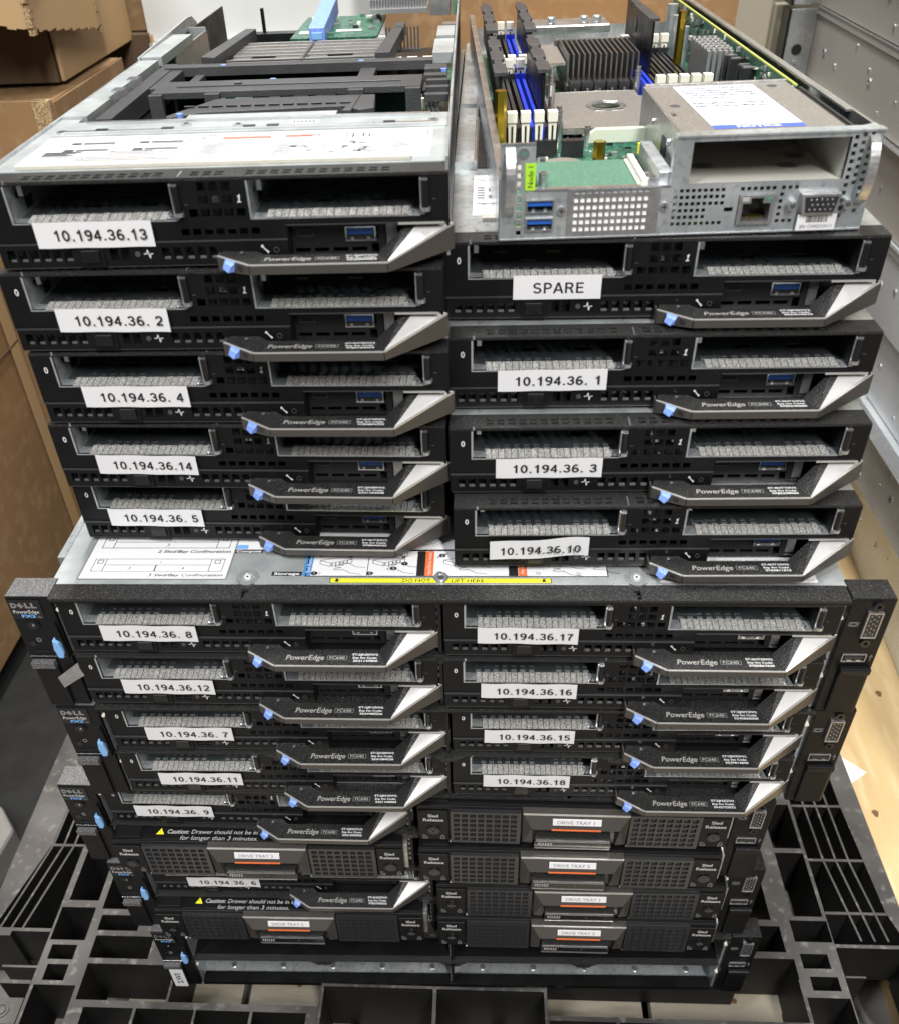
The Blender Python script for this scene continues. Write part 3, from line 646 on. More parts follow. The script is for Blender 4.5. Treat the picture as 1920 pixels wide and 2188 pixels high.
for i, (k, body, x, y, z, yaw, st, dx, dz, mode, lab, inside) in enumerate(sleds):
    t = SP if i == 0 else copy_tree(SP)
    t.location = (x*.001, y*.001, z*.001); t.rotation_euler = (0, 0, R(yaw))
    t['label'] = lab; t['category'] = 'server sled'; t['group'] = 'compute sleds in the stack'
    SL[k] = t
for k, body, x, y, z, yaw, st, dx, dz, mode, lab, inside in sleds:
    t = SL[k]
    kids = {c.name.split('.')[0]: c for c in t.children}
    L_ = kids['address_label']; hb = kids['handle']
    rv = random.Random(k+'v'); hb.rotation_euler = (R(rv.uniform(-.25, .25)), 0, 0); hb.location = (rv.uniform(-.3, .3)*.001, rv.uniform(-.5, .3)*.001, rv.uniform(-.1, .2)*.001)
    g = M()
    if mode == 2:      # wavy label, rebuilt tilted
        lb = M(); n = 14
        f = lambda a: (-3.0-.9*math.sin(a*5.2+.6), 1.6*a-1.2+.5*math.sin(a*9))
        for i in range(n):
            a, c = i/n, (i+1)/n; (ya, za), (yc, zc) = f(a), f(c)
            xa, xc = 19.2+53*a, 19.2+53*c
            lb.quad([(xa, ya, 9.6+za+.8), (xc, yc, 9.6+zc+.8), (xc, yc, 22+zc+.6), (xa, ya, 22+za+.6)], 'sticker')
            lb.quad([(xa, ya+.2, 9.6+za+.8), (xc, yc+.2, 9.6+zc+.8), (xc, yc+.2, 22+zc+.6), (xa, ya+.2, 22+za+.6)], 'sticker')
        bpy.data.objects.remove(L_)
        L_ = lb.build('address_label', t); L_['label'] = 'wavy crooked white address label'
        g.strokes(body, (46.2, -4.1, 16.0), (1, 0, .045), FZ, 5.0, 43.5, 'ink')
    elif mode == 1:
        lb = M(); lb.box(33.7, 76.9, -1.9, -1.7, 12.9, 25.0, 'sticker')
        bpy.data.objects.remove(L_); L_ = lb.build('address_label', t)
        g.strokes('SPARE', (56.0, -2.0, 18.7), FX, FZ, 5.4, 25.5, 'ink')
    else:
        L_.location = (dx*.001, 0, dz*.001); L_.rotation_euler = (0, R(rv.uniform(-.5, .5)), 0)
        g.strokes(body, (51.2, -2.25, 18.2), FX, FZ, 4.9, 44.0, 'ink')
    g.build('lettering', L_)
    g = M()
    g.text('ST:'+st, (171.3, -7.4, 8.14), FX, FYU, 1.5, 'white_ink', width=14.5, bold=.03)
    g.text('Exp Svc Code:', (171.3, -9.9, 8.14), FX, FYU, 1.4, 'white_ink', width=13.5, bold=.03)
    g.text(codes[k], (171.8, -12.3, 8.14), FX, FYU, 1.5, 'white_ink', width=13.5, bold=.03)
    g.build('service_tag', hb)

# white service sheets on covers of SPARE sled (visible left of the node)
def cover_detail(t):
    s = M()
    s.box(13, 205, 39, 108, 41.0, 41.2, 'sticker')
    for (x0, y0, x1, y1) in ((21, 78, 40, 84), (21, 66, 40, 72)):
        s.box(x0, x1, y0, y1, 41.22, 41.3, 'grey_ink')
    for i in range(5): s.box(15, 19, 66+i*4.4, 68+i*4.4, 41.22, 41.3, 'grey_ink')
    for q in range(3): s.text('Memory Information', (30, 99-q*42, 41.3), FX, FYU, 2.4, 'mid_ink', width=30)
    s.text('Memory Population', (28, 58, 41.3), FX, FYU, 2.2, 'mid_ink', width=24)
    return s
cd = cover_detail(SL['0']); cd.build('service_sheet', SL['0'])
m = M(); m.box(18, 205, 29, 35.5, 41.0, 43.0, 'foam'); m.build('foam_strip', SL['0'])
m = M()
m.box(1.5, 12.5, 120, 250, 41.0, 45.5, 'galvanized'); m.box(1.5, 12.5, 262, 420, 41.0, 45.5, 'galvanized'); m.box(12.6, 14.0, 120, 420, 41.0, 46.2, 'bright_metal')
m.box(14.6, 26, 122, 420, 41.0, 41.6, 'dark_inside'); m.build('side_rail', SL['0'])

# ================================================================== opened sled 13 internals
T13 = SL['13']
for c in list(T13.children):
    if c.name.startswith('top_cover'): bpy.data.objects.remove(c)
def L13(): q = M(); return q
m = L13()
zt = 42.2
m.box(0.3, 210.7, 14.1, 74, 40.6, 41.6, 'cover_metal')                        # front cover sheet
m.box(-.3, .9, 4, 415, 4, 43.0, 'galvanized'); m.box(1, 12, 74, 112, 40, 41.7, 'cover_metal')
m.box(1, 15, 110, 152, 38.5, 43.2, 'cover_metal'); m.box(1, 13, 153, 262, 38.0, 43.0, 'cover_metal'); m.box(1, 15, 264, 350, 39, 44.5, 'cover_metal')
m.prism([(262, 5), (430, 5), (430, 30), (424, 42), (412, 47.5), (398, 48.5), (262, 44.6)], -.6, .8, 'cover_metal', axis='x')
m.box(13.6, 14.8, 300, 396, 6, 40, 'nickel'); m.box(1, 14, 396, 398, 10, 42, 'cover_metal')
for yy in (166, 196): m.box(11, 18, yy, yy+9, 39, 44.2, 'bright_metal')
m.box(209.6, 210.9, 2, 460, 4, 46.5, 'galvanized'); m.box(196, 209, 250, 300, 38, 44, 'cover_metal'); m.box(197, 209, 305, 345, 38, 45, 'cover_metal'); m.box(200, 209, 350, 362, 36, 45, 'bright_metal')
m.box(1, 210, 74, 460, 2.9, 3.6, 'pcb_green'); m.box(1, 210, 73, 74, 3, 40.6, 'dark_inside')
m.build('chassis_tray', T13)
m = L13()   # cross member
m.box(8, 209, 74, 101, 40.8, 42.2, 'cover_metal'); m.box(14, 204, 77, 79.5, 42.2, 43.3, 'bright_metal'); m.box(20, 200, 95, 98, 42.2, 43.4, 'bright_metal')
m.box(70, 150, 101, 112, 40.6, 42.0, 'cover_metal')
for x in (64, 106, 177, 30, 118): m.box(x, x+6, 78, 81, 42.25, 43.6, 'chip_black')
for x, y in ((102, 86), (74, 90), (202, 84), (12, 80)): m.cyl(x, y, 42.2, 2.8, .7, 'bright_metal'); m.cyl(x, y, 42.9, 1.3, .2, 'mid_ink')
m.box(128, 143, 86, 92, 42.25, 42.35, 'sticker')
for i in range(6): m.box(130+i*2, 131+i*2, 87, 91, 42.36, 42.4, 'mid_ink')
m.build('cross_member', T13)
m = L13()   # service sheet
m.box(9, 202, 23, 72, 41.6, 41.8, 'sticker')
z_ = 41.86
m.text('Memory Information', (50, 66.5, z_), FX, FYU, 2.6, 'print_ink', width=38, bold=.03); m.text('Service Information', (110, 68.5, z_), FX, FYU, 2.6, 'print_ink', width=40, bold=.03)
m.text('Front View', (86, 63.5, z_), FX, FYU, 2, 'print_ink', width=12, bold=.03); m.text('2 x 2.5" Drives', (176-28, 64, z_), FX, FYU, 2, 'print_ink', width=20, bold=.03)
m.box(99, 123, 60.5, 64.5, 41.82, z_, 'red_ink'); m.box(130, 144-.5, 60.5+.5, 64.8, 41.82, z_, 'red_ink')
m.plate('z', 97, 147, 56, 66, 41.82, z_, [(97.4, 146.6, 56.4, 65.6)], 'print_ink')
for (x, y) in ((24, 57), (58, 57), (24, 45), (58, 45)):
    m.plate('z', x, x+26, y, y+4.5, 41.82, z_, [(x+5, x+25.5, y+.6, y+3.9)], 'print_ink'); m.box(x+6, x+22, y+1.2, y+3.4, 41.82, z_, 'print_ink')
for (x, y) in ((45, 52), (72, 52)): m.plate('z', x, x+10, y-1, y+4, 41.82, z_, [(x+.5, x+9.5, y-.5, y+3.5)], 'print_ink')
for (x, y, n, wd) in ((16, 37, 4, 22), (16, 40.5, 3, 30), (48, 40, 3, 40), (92, 36, 8, 18), (128, 34, 7, 14), (168, 34, 5, 12), (184, 40, 3, 14), (34, 31, 3, 52)):
    for i in range(n): m.box(x, x+wd*random.uniform(.5, 1), y+i*2.6-2, y+i*2.6-.7, 41.82, z_, 'print_ink')
m.text('Front Side', (136, 54, z_), FX, FYU, 1.6, 'print_ink', width=12, bold=.03)
for i in range(30):
    x = random.uniform(134, 172); y = random.uniform(32, 51); a = random.uniform(1, 5); b_ = random.uniform(.6, 2)
    m.box(x, x+a, y, y+b_, 41.82, z_, random.choice(['print_ink', 'mid_ink']))
m.plate('z', 160, 200, 52, 69, 41.82, z_, [(160.5, 199.5, 52.5, 68.5)], 'mid_ink'); m.text('Quick Resource Locator', (180, 54.6, z_), FX, FYU, 1.7, 'mid_ink', width=34)
for a, c in (((163, 57), (168, 66)), ((168, 66), (171, 58)), ((171, 58), (176, 64))):
    m.box(min(a[0], c[0]), min(a[0], c[0])+1, min(a[1], c[1]), max(a[1], c[1]), 41.82, z_, 'mid_ink')
m.box(89, 89.5, 26, 70, 41.82, z_, 'print_ink')
m.box(18, 32, 24, 28, 41.82, z_, 'galvanized'); m.box(108, 128, 26, 31, 41.82, z_, 'galvanized'); m.box(172, 190, 26, 31, 41.82, z_, 'galvanized')
m.build('service_sheet', T13)
m = L13(); m.box(12, 194, 16, 22.5, 41.6, 43.6, 'foam'); m.build('foam_strip', T13, bevel=.4)
# black ducts and frames
m = L13()
def duct(x0, x1, y0, y1, z0, z1, mt='grain_plastic'): m.box(x0, x1, y0, y1, z0, z1, mt)
duct(34, 192, 167, 197, 38.5, 42)                                                   # main wide bar top
duct(33, 41, 163, 167, 10, 41.5); duct(66, 75, 163, 167, 10, 41.5); duct(150, 159, 163, 167, 10, 41.5); duct(183, 192, 163, 167, 10, 41.5)
duct(75.5, 149.5, 162, 165, 12, 22, 'shiny_black'); duct(41, 66, 192, 196, 8, 34, 'dark_inside'); duct(159, 183, 194, 196, 8, 34, 'dark_inside')
m.prism([(56, 118), (72, 128), (150, 134), (160, 124), (168, 128), (166, 160), (74, 160), (54, 122)], 34, 39.5, 'grain_plastic')
m.prism([(158, 160), (151, 122), (156, 122)], 12, 40, 'grain_plastic')
duct(17, 26, 116, 262, 30, 40.5, 'grain_plastic'); duct(20, 34, 116, 250, 6, 29, 'shiny_black'); duct(26, 34, 190, 244, 30, 40, 'grain_plastic')
duct(22, 196, 243, 253, 36, 41.5); duct(22, 196, 253, 258, 30, 36, 'shiny_black'); duct(45, 150, 222, 227, 30, 34, 'grain_plastic')
duct(45, 152, 200, 222, 14, 15, 'dark_inside')
for i in range(40): m.box(58+i*2.1, 59+i*2.1, 212, 216, 15, 27, 'chip_black')
duct(150, 160, 200, 250, 24, 38, 'grain_plastic'); duct(42, 48, 200, 244, 24, 37, 'grain_plastic')
m.prism([(42, 262), (52, 258), (60, 366), (52, 368)], 36, 44, 'grain_plastic')
m.prism([(158, 258), (168, 258), (172, 372), (165, 374)], 36, 44, 'grain_plastic')
duct(192, 206, 205, 212, 36, 40, 'grain_plastic'); duct(192, 206, 218, 232, 37, 41, 'grain_plastic')
duct(54, 56.5, 420, 423, 30, 50, 'black_plastic'); duct(48, 90, 410, 422, 24, 34, 'black_plastic')
for i in range(9): duct(36+i*17, 37.5+i*17, 197.5, 242, 20+(i % 3)*4, 33, 'black_plastic')
for i in range(12): duct(60+i*8, 66+i*8, 139, 141, 39.5, 40.3, 'shiny_black')
for i in range(26): m.box(76+i*2.8, 77.4+i*2.8, 161.2, 162, 14, 20, 'nickel')
duct(28, 33, 253, 262, 8, 30, 'nickel'); duct(36, 39, 253, 262, 8, 30, 'nickel'); duct(41, 60, 166.4, 167, 14, 30, 'dark_inside')
for i in range(5): duct(194+(i % 2), 208, 158+i*9, 163+i*9, 35+(i % 2)*2, 39+(i % 2)*2, 'grain_plastic')
for i in range(6): duct(176+i*5, 178+i*5, 262, 330, 18, 22+(i % 2)*3, 'chip_black')
duct(60, 158, 254, 257, 41.6, 42.4, 'black_edge'); duct(46, 180, 180, 181, 42.05, 42.6, 'black_edge'); duct(80, 84, 184, 188, 42.05, 43, 'black_edge')
m.build('air_shroud', T13, bevel=.5)
m = L13()
pts = [(196, 112), (198, 140), (194, 168), (199, 200), (197, 236), (190, 262), (192, 300)]
for (a, b), (c, d) in zip(pts, pts[1:]):
    for off in (0, 2.4, 4.8):
        m.hexa([(a+off, b, 30), (a+off+1.6, b, 30), (c+off+1.6, d, 31), (c+off, d, 31), (a+off, b, 31.6), (a+off+1.6, b, 31.6), (c+off+1.6, d, 32.6), (c+off, d, 32.6)], 'black_edge')
m.build('cable', T13)
for x, y, z in ((62, 122, 38.6), (160, 134, 37), (100, 203, 39), (60, 247, 39.7), (150, 247, 39.7), (204, 217, 39)):
    m = L13(); m.cyl(x, y, z, 1.9, 2.0, 'latch_blue'); m.build('blue_touch_point', T13)
m = L13()    # heat sinks, two blocks of upright fins
for bx, by, wd in ((56, 264, 50), (108, 264, 52)):
    m.box(bx, bx+wd, by, by+84, 20, 26, 'heatsink')
    n = 36
    for i in range(n):
        y = by+i*84/n
        cut = 1 if (8 < i < 13) else 0
        m.box(bx+(2 if cut else 0), bx+wd*(.28 if cut else 1), y, y+.9, 26, 38, 'tin_sheet')
        if cut: m.box(bx+wd*.62, bx+wd, y, y+.9, 26, 38, 'tin_sheet')
    for j in range(7): m.box(bx+1, bx+wd-1, by+4+j*12, by+6.5+j*12, 38, 38.5, 'nickel')
m.build('heat_sink', T13)
m = L13()   # riser board at back
m.box(84, 150, 370, 470, 34, 36, 'pcb_green')
for i in range(22): x = random.uniform(86, 146); y = random.uniform(372, 464); m.box(x, x+random.uniform(2, 6), y, y+random.uniform(2, 6), 36, 38, random.choice(['chip_black', 'nickel', 'pcb_light', 'cream_plastic']))
m.box(88, 100, 388, 400, 36.2, 36.4, 'sticker'); m.box(116, 136, 394, 402, 36.2, 36.4, 'sticker')
m.build('riser_board', T13)
m = L13(); m.hexa([(100, 362, 32), (112, 362, 32), (112, 455, 40), (100, 455, 40), (100, 362, 44), (112, 362, 44), (112, 455, 52), (100, 455, 52)], 'latch_blue')
m.box(102, 110, 361, 362.2, 36, 41, 'sky_latch'); m.build('blue_handle', T13, bevel=1)
m = L13(); m.box(140, 186, 430, 470, 42, 45, 'heatsink_alu')
for i in range(20): m.box(140+i*2.3, 141+i*2.3, 432, 470, 45, 51, 'heatsink_alu')
m.box(188, 204, 428, 470, 40, 56, 'nickel'); m.box(206, 209, 430, 470, 40, 52, 'pcb_light'); m.box(208, 216, 440, 444, 54, 58, 'sky_latch'); m.build('finned_card', T13)
m = L13()
for i in range(3):
    if i: m.build('memory_slot', T13); m = L13()
    m.box(166+i*11, 170+i*11, 262, 330, 16, 20, 'chip_black'); m.box(165+i*11, 172+i*11, 306, 311, 24, 32, 'cream_plastic'); m.box(165.5+i*11, 171.5+i*11, 200, 204, 22, 28, 'cream_plastic')
m.build('memory_slot', T13); m = L13(); m.box(158, 184, 350, 358, 28, 30, 'heatsink')
for i in range(10): m.box(158+i*2.6, 159+i*2.6, 352, 356, 30, 44, 'heatsink')
m.build('comb_connector', T13)

# ================================================================== DRIVE SLED (prototype)
def drive_proto():
    t = thing('drive_sled', 'x', 'drive sled')
    c = M(); c.box(0, 205, 1.2, 500, 1.5, 39.8, 'black_paint'); c.box(-.8, 0, 2, 400, 4, 36, 'black_plastic'); c.box(205, 208, 4, 400, 6, 34, 'nickel')
    c.box(22, 205, 2, 60, 39.8, 40.2, 'black_paint'); c.box(2, 20, 3, 20, 39.8, 40.8, 'black_plastic')
    c.build('sled_case', t, bevel=.4)
    f = M()
    f.box(.2, 20, -1.2, 1.2, 3, 35, 'black_paint'); f.box(186.5, 205, -1.2, 1.2, 3, 35, 'black_paint')
    f.box(0, 205, 0, 1.2, 36.0, 39.6, 'black_paint'); f.box(0, 205, .2, 1.2, 1.5, 3, 'black_paint'); f.box(20.3, 68, -2.0, .8, 1.6, 2.4, 'nickel'); f.box(139, 186, -2.0, .8, 1.6, 2.4, 'nickel')
    f.build('face_plate', t, bevel=.5)
    for x0 in (21.5, 139.5):
        g = M(); hs = [(x0+2+i*5.4, x0+6+i*5.4, 5.0+j*5.2, 8.6+j*5.2) for i in range(8) for j in range(6)]
        g.plate('y', x0, x0+46.5, 2.6, 37.0, -2.6, -.6, hs, 'grille'); g.box(x0, x0+46.5, -.5, .1, 2.6, 37, 'chip_black'); g.build('vent_grille', t)
    h = M()
    h.box(74, 134, -.3, 1.2, 4, 36, 'dark_inside'); h.box(78, 128, -4.0, 1, 3, 12, 'black_paint'); h.box(77.5, 128.5, -4.9, -4.0, 3.6, 9.6, 'shiny_black'); h.box(78, 128, -4.6, 1, 12.0, 14, 'black_grain')
    h.box(78.5, 127.5, -5.2, -4.0, 9.7, 10.2, 'nickel'); h.box(78, 128, -5, .5, 1.7, 2.7, 'nickel')
    pr = h.build('centre_panel', t)
    g = M(); g.text('FD332', (84.5, -5.1, 6.8), FX, FZ, 3.0, 'white_ink', italic=.2, width=9.5); g.build('lettering', pr); g = M(); g.text('+', (108, -5.1, 6.8), FX, FZ, 2.4, 'grey_ink'); g.build('icon', pr)
    b = M()   # bail handle
    b.hexa([(69, -4.5, 38.6), (139, -4.5, 38.6), (139, 1.2, 38.9), (69, 1.2, 38.9), (69, -4.5, 39.6), (139, -4.5, 39.6), (139, 1, 39.8), (69, 1, 39.8)], 'handle_metal')
    b.hexa([(76, -8.2, 27.2), (132, -8.2, 27.2), (132, -6.6, 27.2), (76, -6.6, 27.2), (69, -4.8, 39.2), (139, -4.8, 39.2), (139, -3.2, 39.2), (69, -3.2, 39.2)], 'handle_metal')
    for s_ in (1, -1):
        c0 = 104
        P = lambda x, y, z: (c0+s_*(x-c0), y, z)
        b.hexa([P(69.6, -2.6, 5), P(76.5, -2.6, 4), P(77, 1, 4), P(70, 1, 5), P(69, -3.4, 38.4), P(75.4, -8, 28), P(77, -3, 30), P(69.5, 1, 38)], 'handle_metal')
    hh = b.build('bail_handle', t, bevel=.5)
    o = M(); o.box(88, 120, -8.8, -8.0, 27.6, 28.4, 'orange_ink'); o.build('orange_stripe', hh)
    o = M(); o.box(69.5, 138.5, -5.1, -4.3, 38.9, 39.8, 'handle_edge'); o.build('handle_rim', hh)
    for x0 in (10, 195.8):
        k = M(); k.cyl(x0, -2.2, 14.5, 4.2, 1.2, 'shiny_black', axis='y', n=20); k.box(x0-2.6, x0+2.6, -2.6, -2.1, 13.9, 15.1, 'mid_ink'); k.box(x0-.6, x0+.6, -2.6, -2.1, 12.4, 16.6, 'mid_ink')
        k.build('release_screw', t)
        g = M(); g.text('Sled', (x0, -1.35, 30.3), FX, FZ, 3.2, 'faint_print', bold=.03); g.text('Release', (x0, -1.35, 25.8), FX, FZ, 3.2, 'faint_print', width=13.6, bold=.03)
        for dx in (-5.8, 5.8):
            g.plate('y', x0+dx-1.6, x0+dx+1.6, 4.4, 6.8, -1.36, -1.3, [(x0+dx-1.1, x0+dx+1.1, 4.9, 6.3)], 'grey_ink')
            g.plate('y', x0+dx-1.0+(-1 if dx < 0 else 0), x0+dx+1.0+(-1 if dx < 0 else 0), 6.8, 8.8, -1.36, -1.3, [(x0+dx-.6+(-1 if dx < 0 else 0), x0+dx+.6+(-1 if dx < 0 else 0), 6.7, 8.4)], 'grey_ink')
        g.build('lettering', t)
    s = M(); s.hexa([(88.5, -7.75, 32.2), (120, -7.75, 32.2), (120, -7.0, 32.2), (88.5, -7.0, 32.2), (88.5, -6.5, 36.8), (120, -6.5, 36.8), (120, -5.8, 36.8), (88.5, -5.8, 36.8)], 'sticker'); s.build('tray_label', t)
    return t
DP = drive_proto()
drives = [
 ('DRIVE TRAY 3', -236.0, -8.6, -260.3, .3, 0, 'drive sled labelled DRIVE TRAY 3 at the left, below sled 10.194.36. 9', True),
 ('DRIVE TRAY 2', -225.2, -10.8, -347.3, .5, 0, 'drive sled labelled DRIVE TRAY 2 at the left, above the empty bays', True),
 ('DRIVE TRAY 1', -18.5, -5.0, -218.3, -.6, 0, 'drive sled labelled DRIVE TRAY 1 directly below sled 10.194.36.18', False),
 ('DRIVE TRAY 3', -19.0, -10.5, -260.3, -.3, 0, 'drive sled labelled DRIVE TRAY 3 in the right column', False),
 ('DRIVE TRAY 1', -8.0, -9.6, -305.3, .2, 0, 'drive sled labelled DRIVE TRAY 1 lower in the right column, under DRIVE TRAY 3', False),
 ('DRIVE TRAY 2', -8.5, -11.6, -347.3, 0, 0, 'drive sled labelled DRIVE TRAY 2 at the bottom of the right column', False)]
for i, (body, x, y, z, yaw, _, lab, caution) in enumerate(drives):
    t = DP if i == 0 else copy_tree(DP)
    t.location = (x*.001, y*.001, z*.001); t.rotation_euler = (0, 0, R(yaw))
    t['label'] = lab; t['category'] = 'drive sled'; t['group'] = 'drive sleds in the enclosures'
    drives[i] = (t, body, caution)
for t, body, caution in drives:
    L_ = [c for c in t.children if c.name.startswith('tray_label')][0]
    g = M(); g.text(body, (103.5, -7.25, 34.6), FX, (0, .27, .96), 2.6, 'grey_ink', width=24); g.build('lettering', L_)
    if caution:
        g = M(); g.add([(31, 5.6, 40.35), (36.6, 5.6, 40.35), (33.8, 10.6, 40.35)], [(0, 1, 2)], 'yellow_ink')
        g.text('!', (33.8, 7.6, 40.4), FX, FYU, 2.6, 'ink')
        g.text('Caution:', (46.5, 8.0, 40.4), FX, FYU, 3.4, 'faint_print', italic=.18, bold=.015, width=15.5); g.text('Drawer should not be in service', (87.0, 8.0, 40.4), FX, FYU, 3.2, 'faint_print', italic=.15, width=62)
        g.text('for longer than 3 minutes.', (76.5, 3.0, 40.4), FX, FYU, 3.2, 'faint_print', italic=.15, width=55)
        g.build('caution_print', t)

# ================================================================== ENCLOSURES
def encl_proto():
    t = thing('server_enclosure', 'x', 'server enclosure')
    # origin: centre x, front plane y=0, bottom z=0, height 87
    b = M()
    b.box(-218, -214.6, 2, 700, 0.4, 84.6, 'galvanized'); b.box(214.6, 218, 2, 700, 0.4, 84.6, 'galvanized')
    b.box(-214.6, 214.6, 8.9, 700, .4, 1.3, 'galvanized'); b.box(-214.6, 214.6, 690, 700, 1.3, 84.6, 'dark_inside')
    b.build('enclosure_body', t)
    c = M(); c.box(-218, 218, 10, 700, 84.8, 86.2, 'cover_metal'); c.box(-222.4, -218.1, 34, 690, 80, 86.6, 'galvanized'); c.build('top_cover', t)
    l = M()
    hs = [(-107.5, -105.4, -2, 5), (105.4, 107.5, -2, 5), (-107.5, -104.2, 3, 5.2), (104.2, 107.5, 3, 5.2)]
    l.plate('z', -214.6, 216, -3.0, 9.9, 85.2, 86.8, hs, 'black_grain'); l.box(-214.6, 216, -3.0, -2.4, 83.9, 85.2, 'black_paint')
    l.build('front_lip', t)
    s = M(); s.box(-214, 214, -1.2, 4, 41.9, 43.0, 'black_grain')
    for x in (-106, 0.5, 106):
        s.prism([(x-11, 42), (x-7, 39.5), (x-4.5, 36.8), (x+4.5, 36.8), (x+7, 39.5), (x+11, 42)], -1.6, -.6, 'black_grain', axis='y'); s.cyl(x, -2.4, 40.2, 2.0, .8, 'shiny_black', axis='y')
    s.box(-1.0, .9, 0, 8, 1.4, 41.6, 'black_plastic'); s.box(-1.0, .9, 0, 8, 43.2, 84.6, 'black_plastic')
    for zz in (2, 44):
        for i in range(6): s.box(-2.2, -1.2, 2, 5, zz+3+i*6, zz+6+i*6, 'nickel')
    s.box(-214, 214, 4, 130, 42.1, 42.6, 'black_paint')
    s.build('bay_divider', t)
    # left control ear
    e = M(); e.box(-240, -214.8, -1.2, 15.5, 0.3, 86.6, 'black_paint'); ear = e.build('control_ear', t, bevel=.7)
    e = M(); e.box(-239.6, -215.2, -.6, 15.0, 86.62, 86.8, 'grey_grain'); e.build('ear_cap', ear)
    e = M(); e.box(-239.0, -221.0, -1.7, -1.2, 70.8, 84.6, 'shiny_black')
    e.text('D', (-236.2, -1.8, 80.8), FX, FZ, 3.8, 'nickel', width=3.4, bold=.06); e.text('E', (-232.3, -1.8, 80.8), (.78, 0, .62), (-.62, 0, .78), 3.1, 'nickel', width=2.9, bold=.06); e.text('L', (-228.4, -1.8, 80.8), FX, FZ, 3.8, 'nickel', width=3.0, bold=.06); e.text('L', (-224.9, -1.8, 80.8), FX, FZ, 3.8, 'nickel', width=3.0, bold=.06); e.text('PowerEdge', (-230.4, -1.8, 76.2), FX, FZ, 2.4, 'white_ink', width=14.6); e.text('FX2', (-229.8, -1.8, 73.0), FX, FZ, 2.2, 'cyan_ink', width=8.0, bold=.04); e.text('s', (-223.6, -1.8, 72.8), FX, FZ, 2.2, 'grey_ink', width=2.2)
    e.build('badge', ear)
    e = M(); e.ring(-230, -1.9, 66.0, 3.0, 4.3, .7, 'black_paint'); e.cyl(-230, -2.2, 66.0, 2.9, 1.0, 'shiny_black', axis='y', n=20); e.cyl(-229.2, -2.5, 66.4, .7, .4, 'nickel', axis='y'); e.build('power_button', ear)
    e = M(); e.cyl(-234.2, -1.9, 51.8, 1.9, .7, 'shiny_black', axis='y'); e.ring(-230.3, -1.4, 54.2, 1.1, 1.5, .2, 'grey_ink'); e.text('i', (-230.3, -1.4, 54.2), FX, FZ, 1.5, 'grey_ink'); e.box(-235.5, -226.5, -1.8, -1.2, 45.2, 46.0, 'shiny_black'); e.build('info_button', ear)
    e = M(); e.box(-239.6, -217.6, -1.5, -1.2, 41.0, 41.4, 'nickel'); e.box(-238.8, -225, -5.2, -1.3, 34.5, 39.0, 'grey_grain'); e.box(-238.6, -224.6, -3.0, -1.3, 1.2, 34.3, 'black_paint'); e.build('release_lever', ear, bevel=.8)
    e = M()
    e.prism([(-220.6, 43), (-221.6, 50), (-220.6, 57), (-217.4, 55), (-216.4, 47), (-217.6, 43)], -5, -1.5, 'sky_latch', axis='y'); e.prism([(-219, 57), (-217.2, 68), (-215.2, 66), (-214.8, 42), (-216.6, 40), (-216.2, 55)], -4, -1.3, 'black_paint', axis='y')
    e.build('blue_latch', ear, bevel=.5)
    # right input/output ear
    e = M(); e.box(216.8, 240, -1.2, 15.5, .3, 86.6, 'black_paint'); ear = e.build('port_ear', t, bevel=.7)
    e = M(); e.box(217.2, 239.6, -.6, 15, 86.62, 86.8, 'black_grain'); e.build('ear_cap', ear)
    e = M(); e.plate('y', 226.8, 234.8, 60.2, 78.3, -3.0, -1.2, [(227.5, 234.1, 61.0, 77.5)], 'nickel'); e.box(227.5, 234.1, -2.6, -1.2, 61.0, 77.5, 'chip_black')
    for i in range(3):
        for j in range(5): e.cyl(229+i*1.8, -2.9, 63+j*3.2+(i % 2)*1.2, .4, .4, 'nickel', axis='y', n=6)
    e.build('vga_port', ear)
    e = M()
    e.ring(231, -2.6, 82.2, 1.3, 2.9, 1.6, 'shiny_black', n=6); e.build('standoff_screw', ear)
    e = M(); e.ring(231, -2.6, 55.8, 1.3, 2.9, 1.6, 'shiny_black', n=6); e.build('standoff_screw', ear)
    e = M(); e.plate('y', 221.6, 234.6, 41.2, 47.0, -1.8, -1.2, [(222.1, 234.1, 41.7, 46.5)], 'nickel'); e.box(223, 233, -2.0, -1.2, 43.9, 45.6, 'chip_black'); e.box(224.5, 227, -2.0, -1.25, 42.0, 42.8, 'bright_metal'); e.box(229.5, 232, -2.0, -1.25, 42.0, 42.8, 'bright_metal'); e.build('usb_port', ear)
    e = M(); e.box(219, 222.6-3.2, -1.4, -1.2, 67.6, 70.6, 'grey_ink'); e.plate('y', 219.9, 223.3, 67.6, 70.4, -1.4, -1.2, [(220.4, 222.8, 68.1, 69.9)], 'grey_ink'); e.box(223.8, 224.2, -1.4, -1.2, 67.6, 70.6, 'grey_ink')
    e.box(237, 237.4, -1.4, -1.2, 41.8, 46.6, 'grey_ink'); e.box(236.2, 238.2, -1.4, -1.2, 44.6, 45.0, 'grey_ink'); e.build('icon', ear)
    e = M(); e.box(221.8, 238.6, -5.2, -1.3, 33.6, 38.2, 'black_plastic'); e.box(222.2, 238.4, -3.0, -1.3, 1.2, 33.4, 'black_paint'); e.build('release_lever', ear, bevel=.8)
    k = M()
    for zz in (28, 72): k.cyl(-213.0, 0, zz+4, 1.1, 2, 'cream_plastic', axis='y', n=8); k.cyl(214.8, 0, zz, 1.3, 2, 'cream_plastic', axis='y', n=8)
    k.build('guide_peg', t)
    return t
EP = encl_proto()
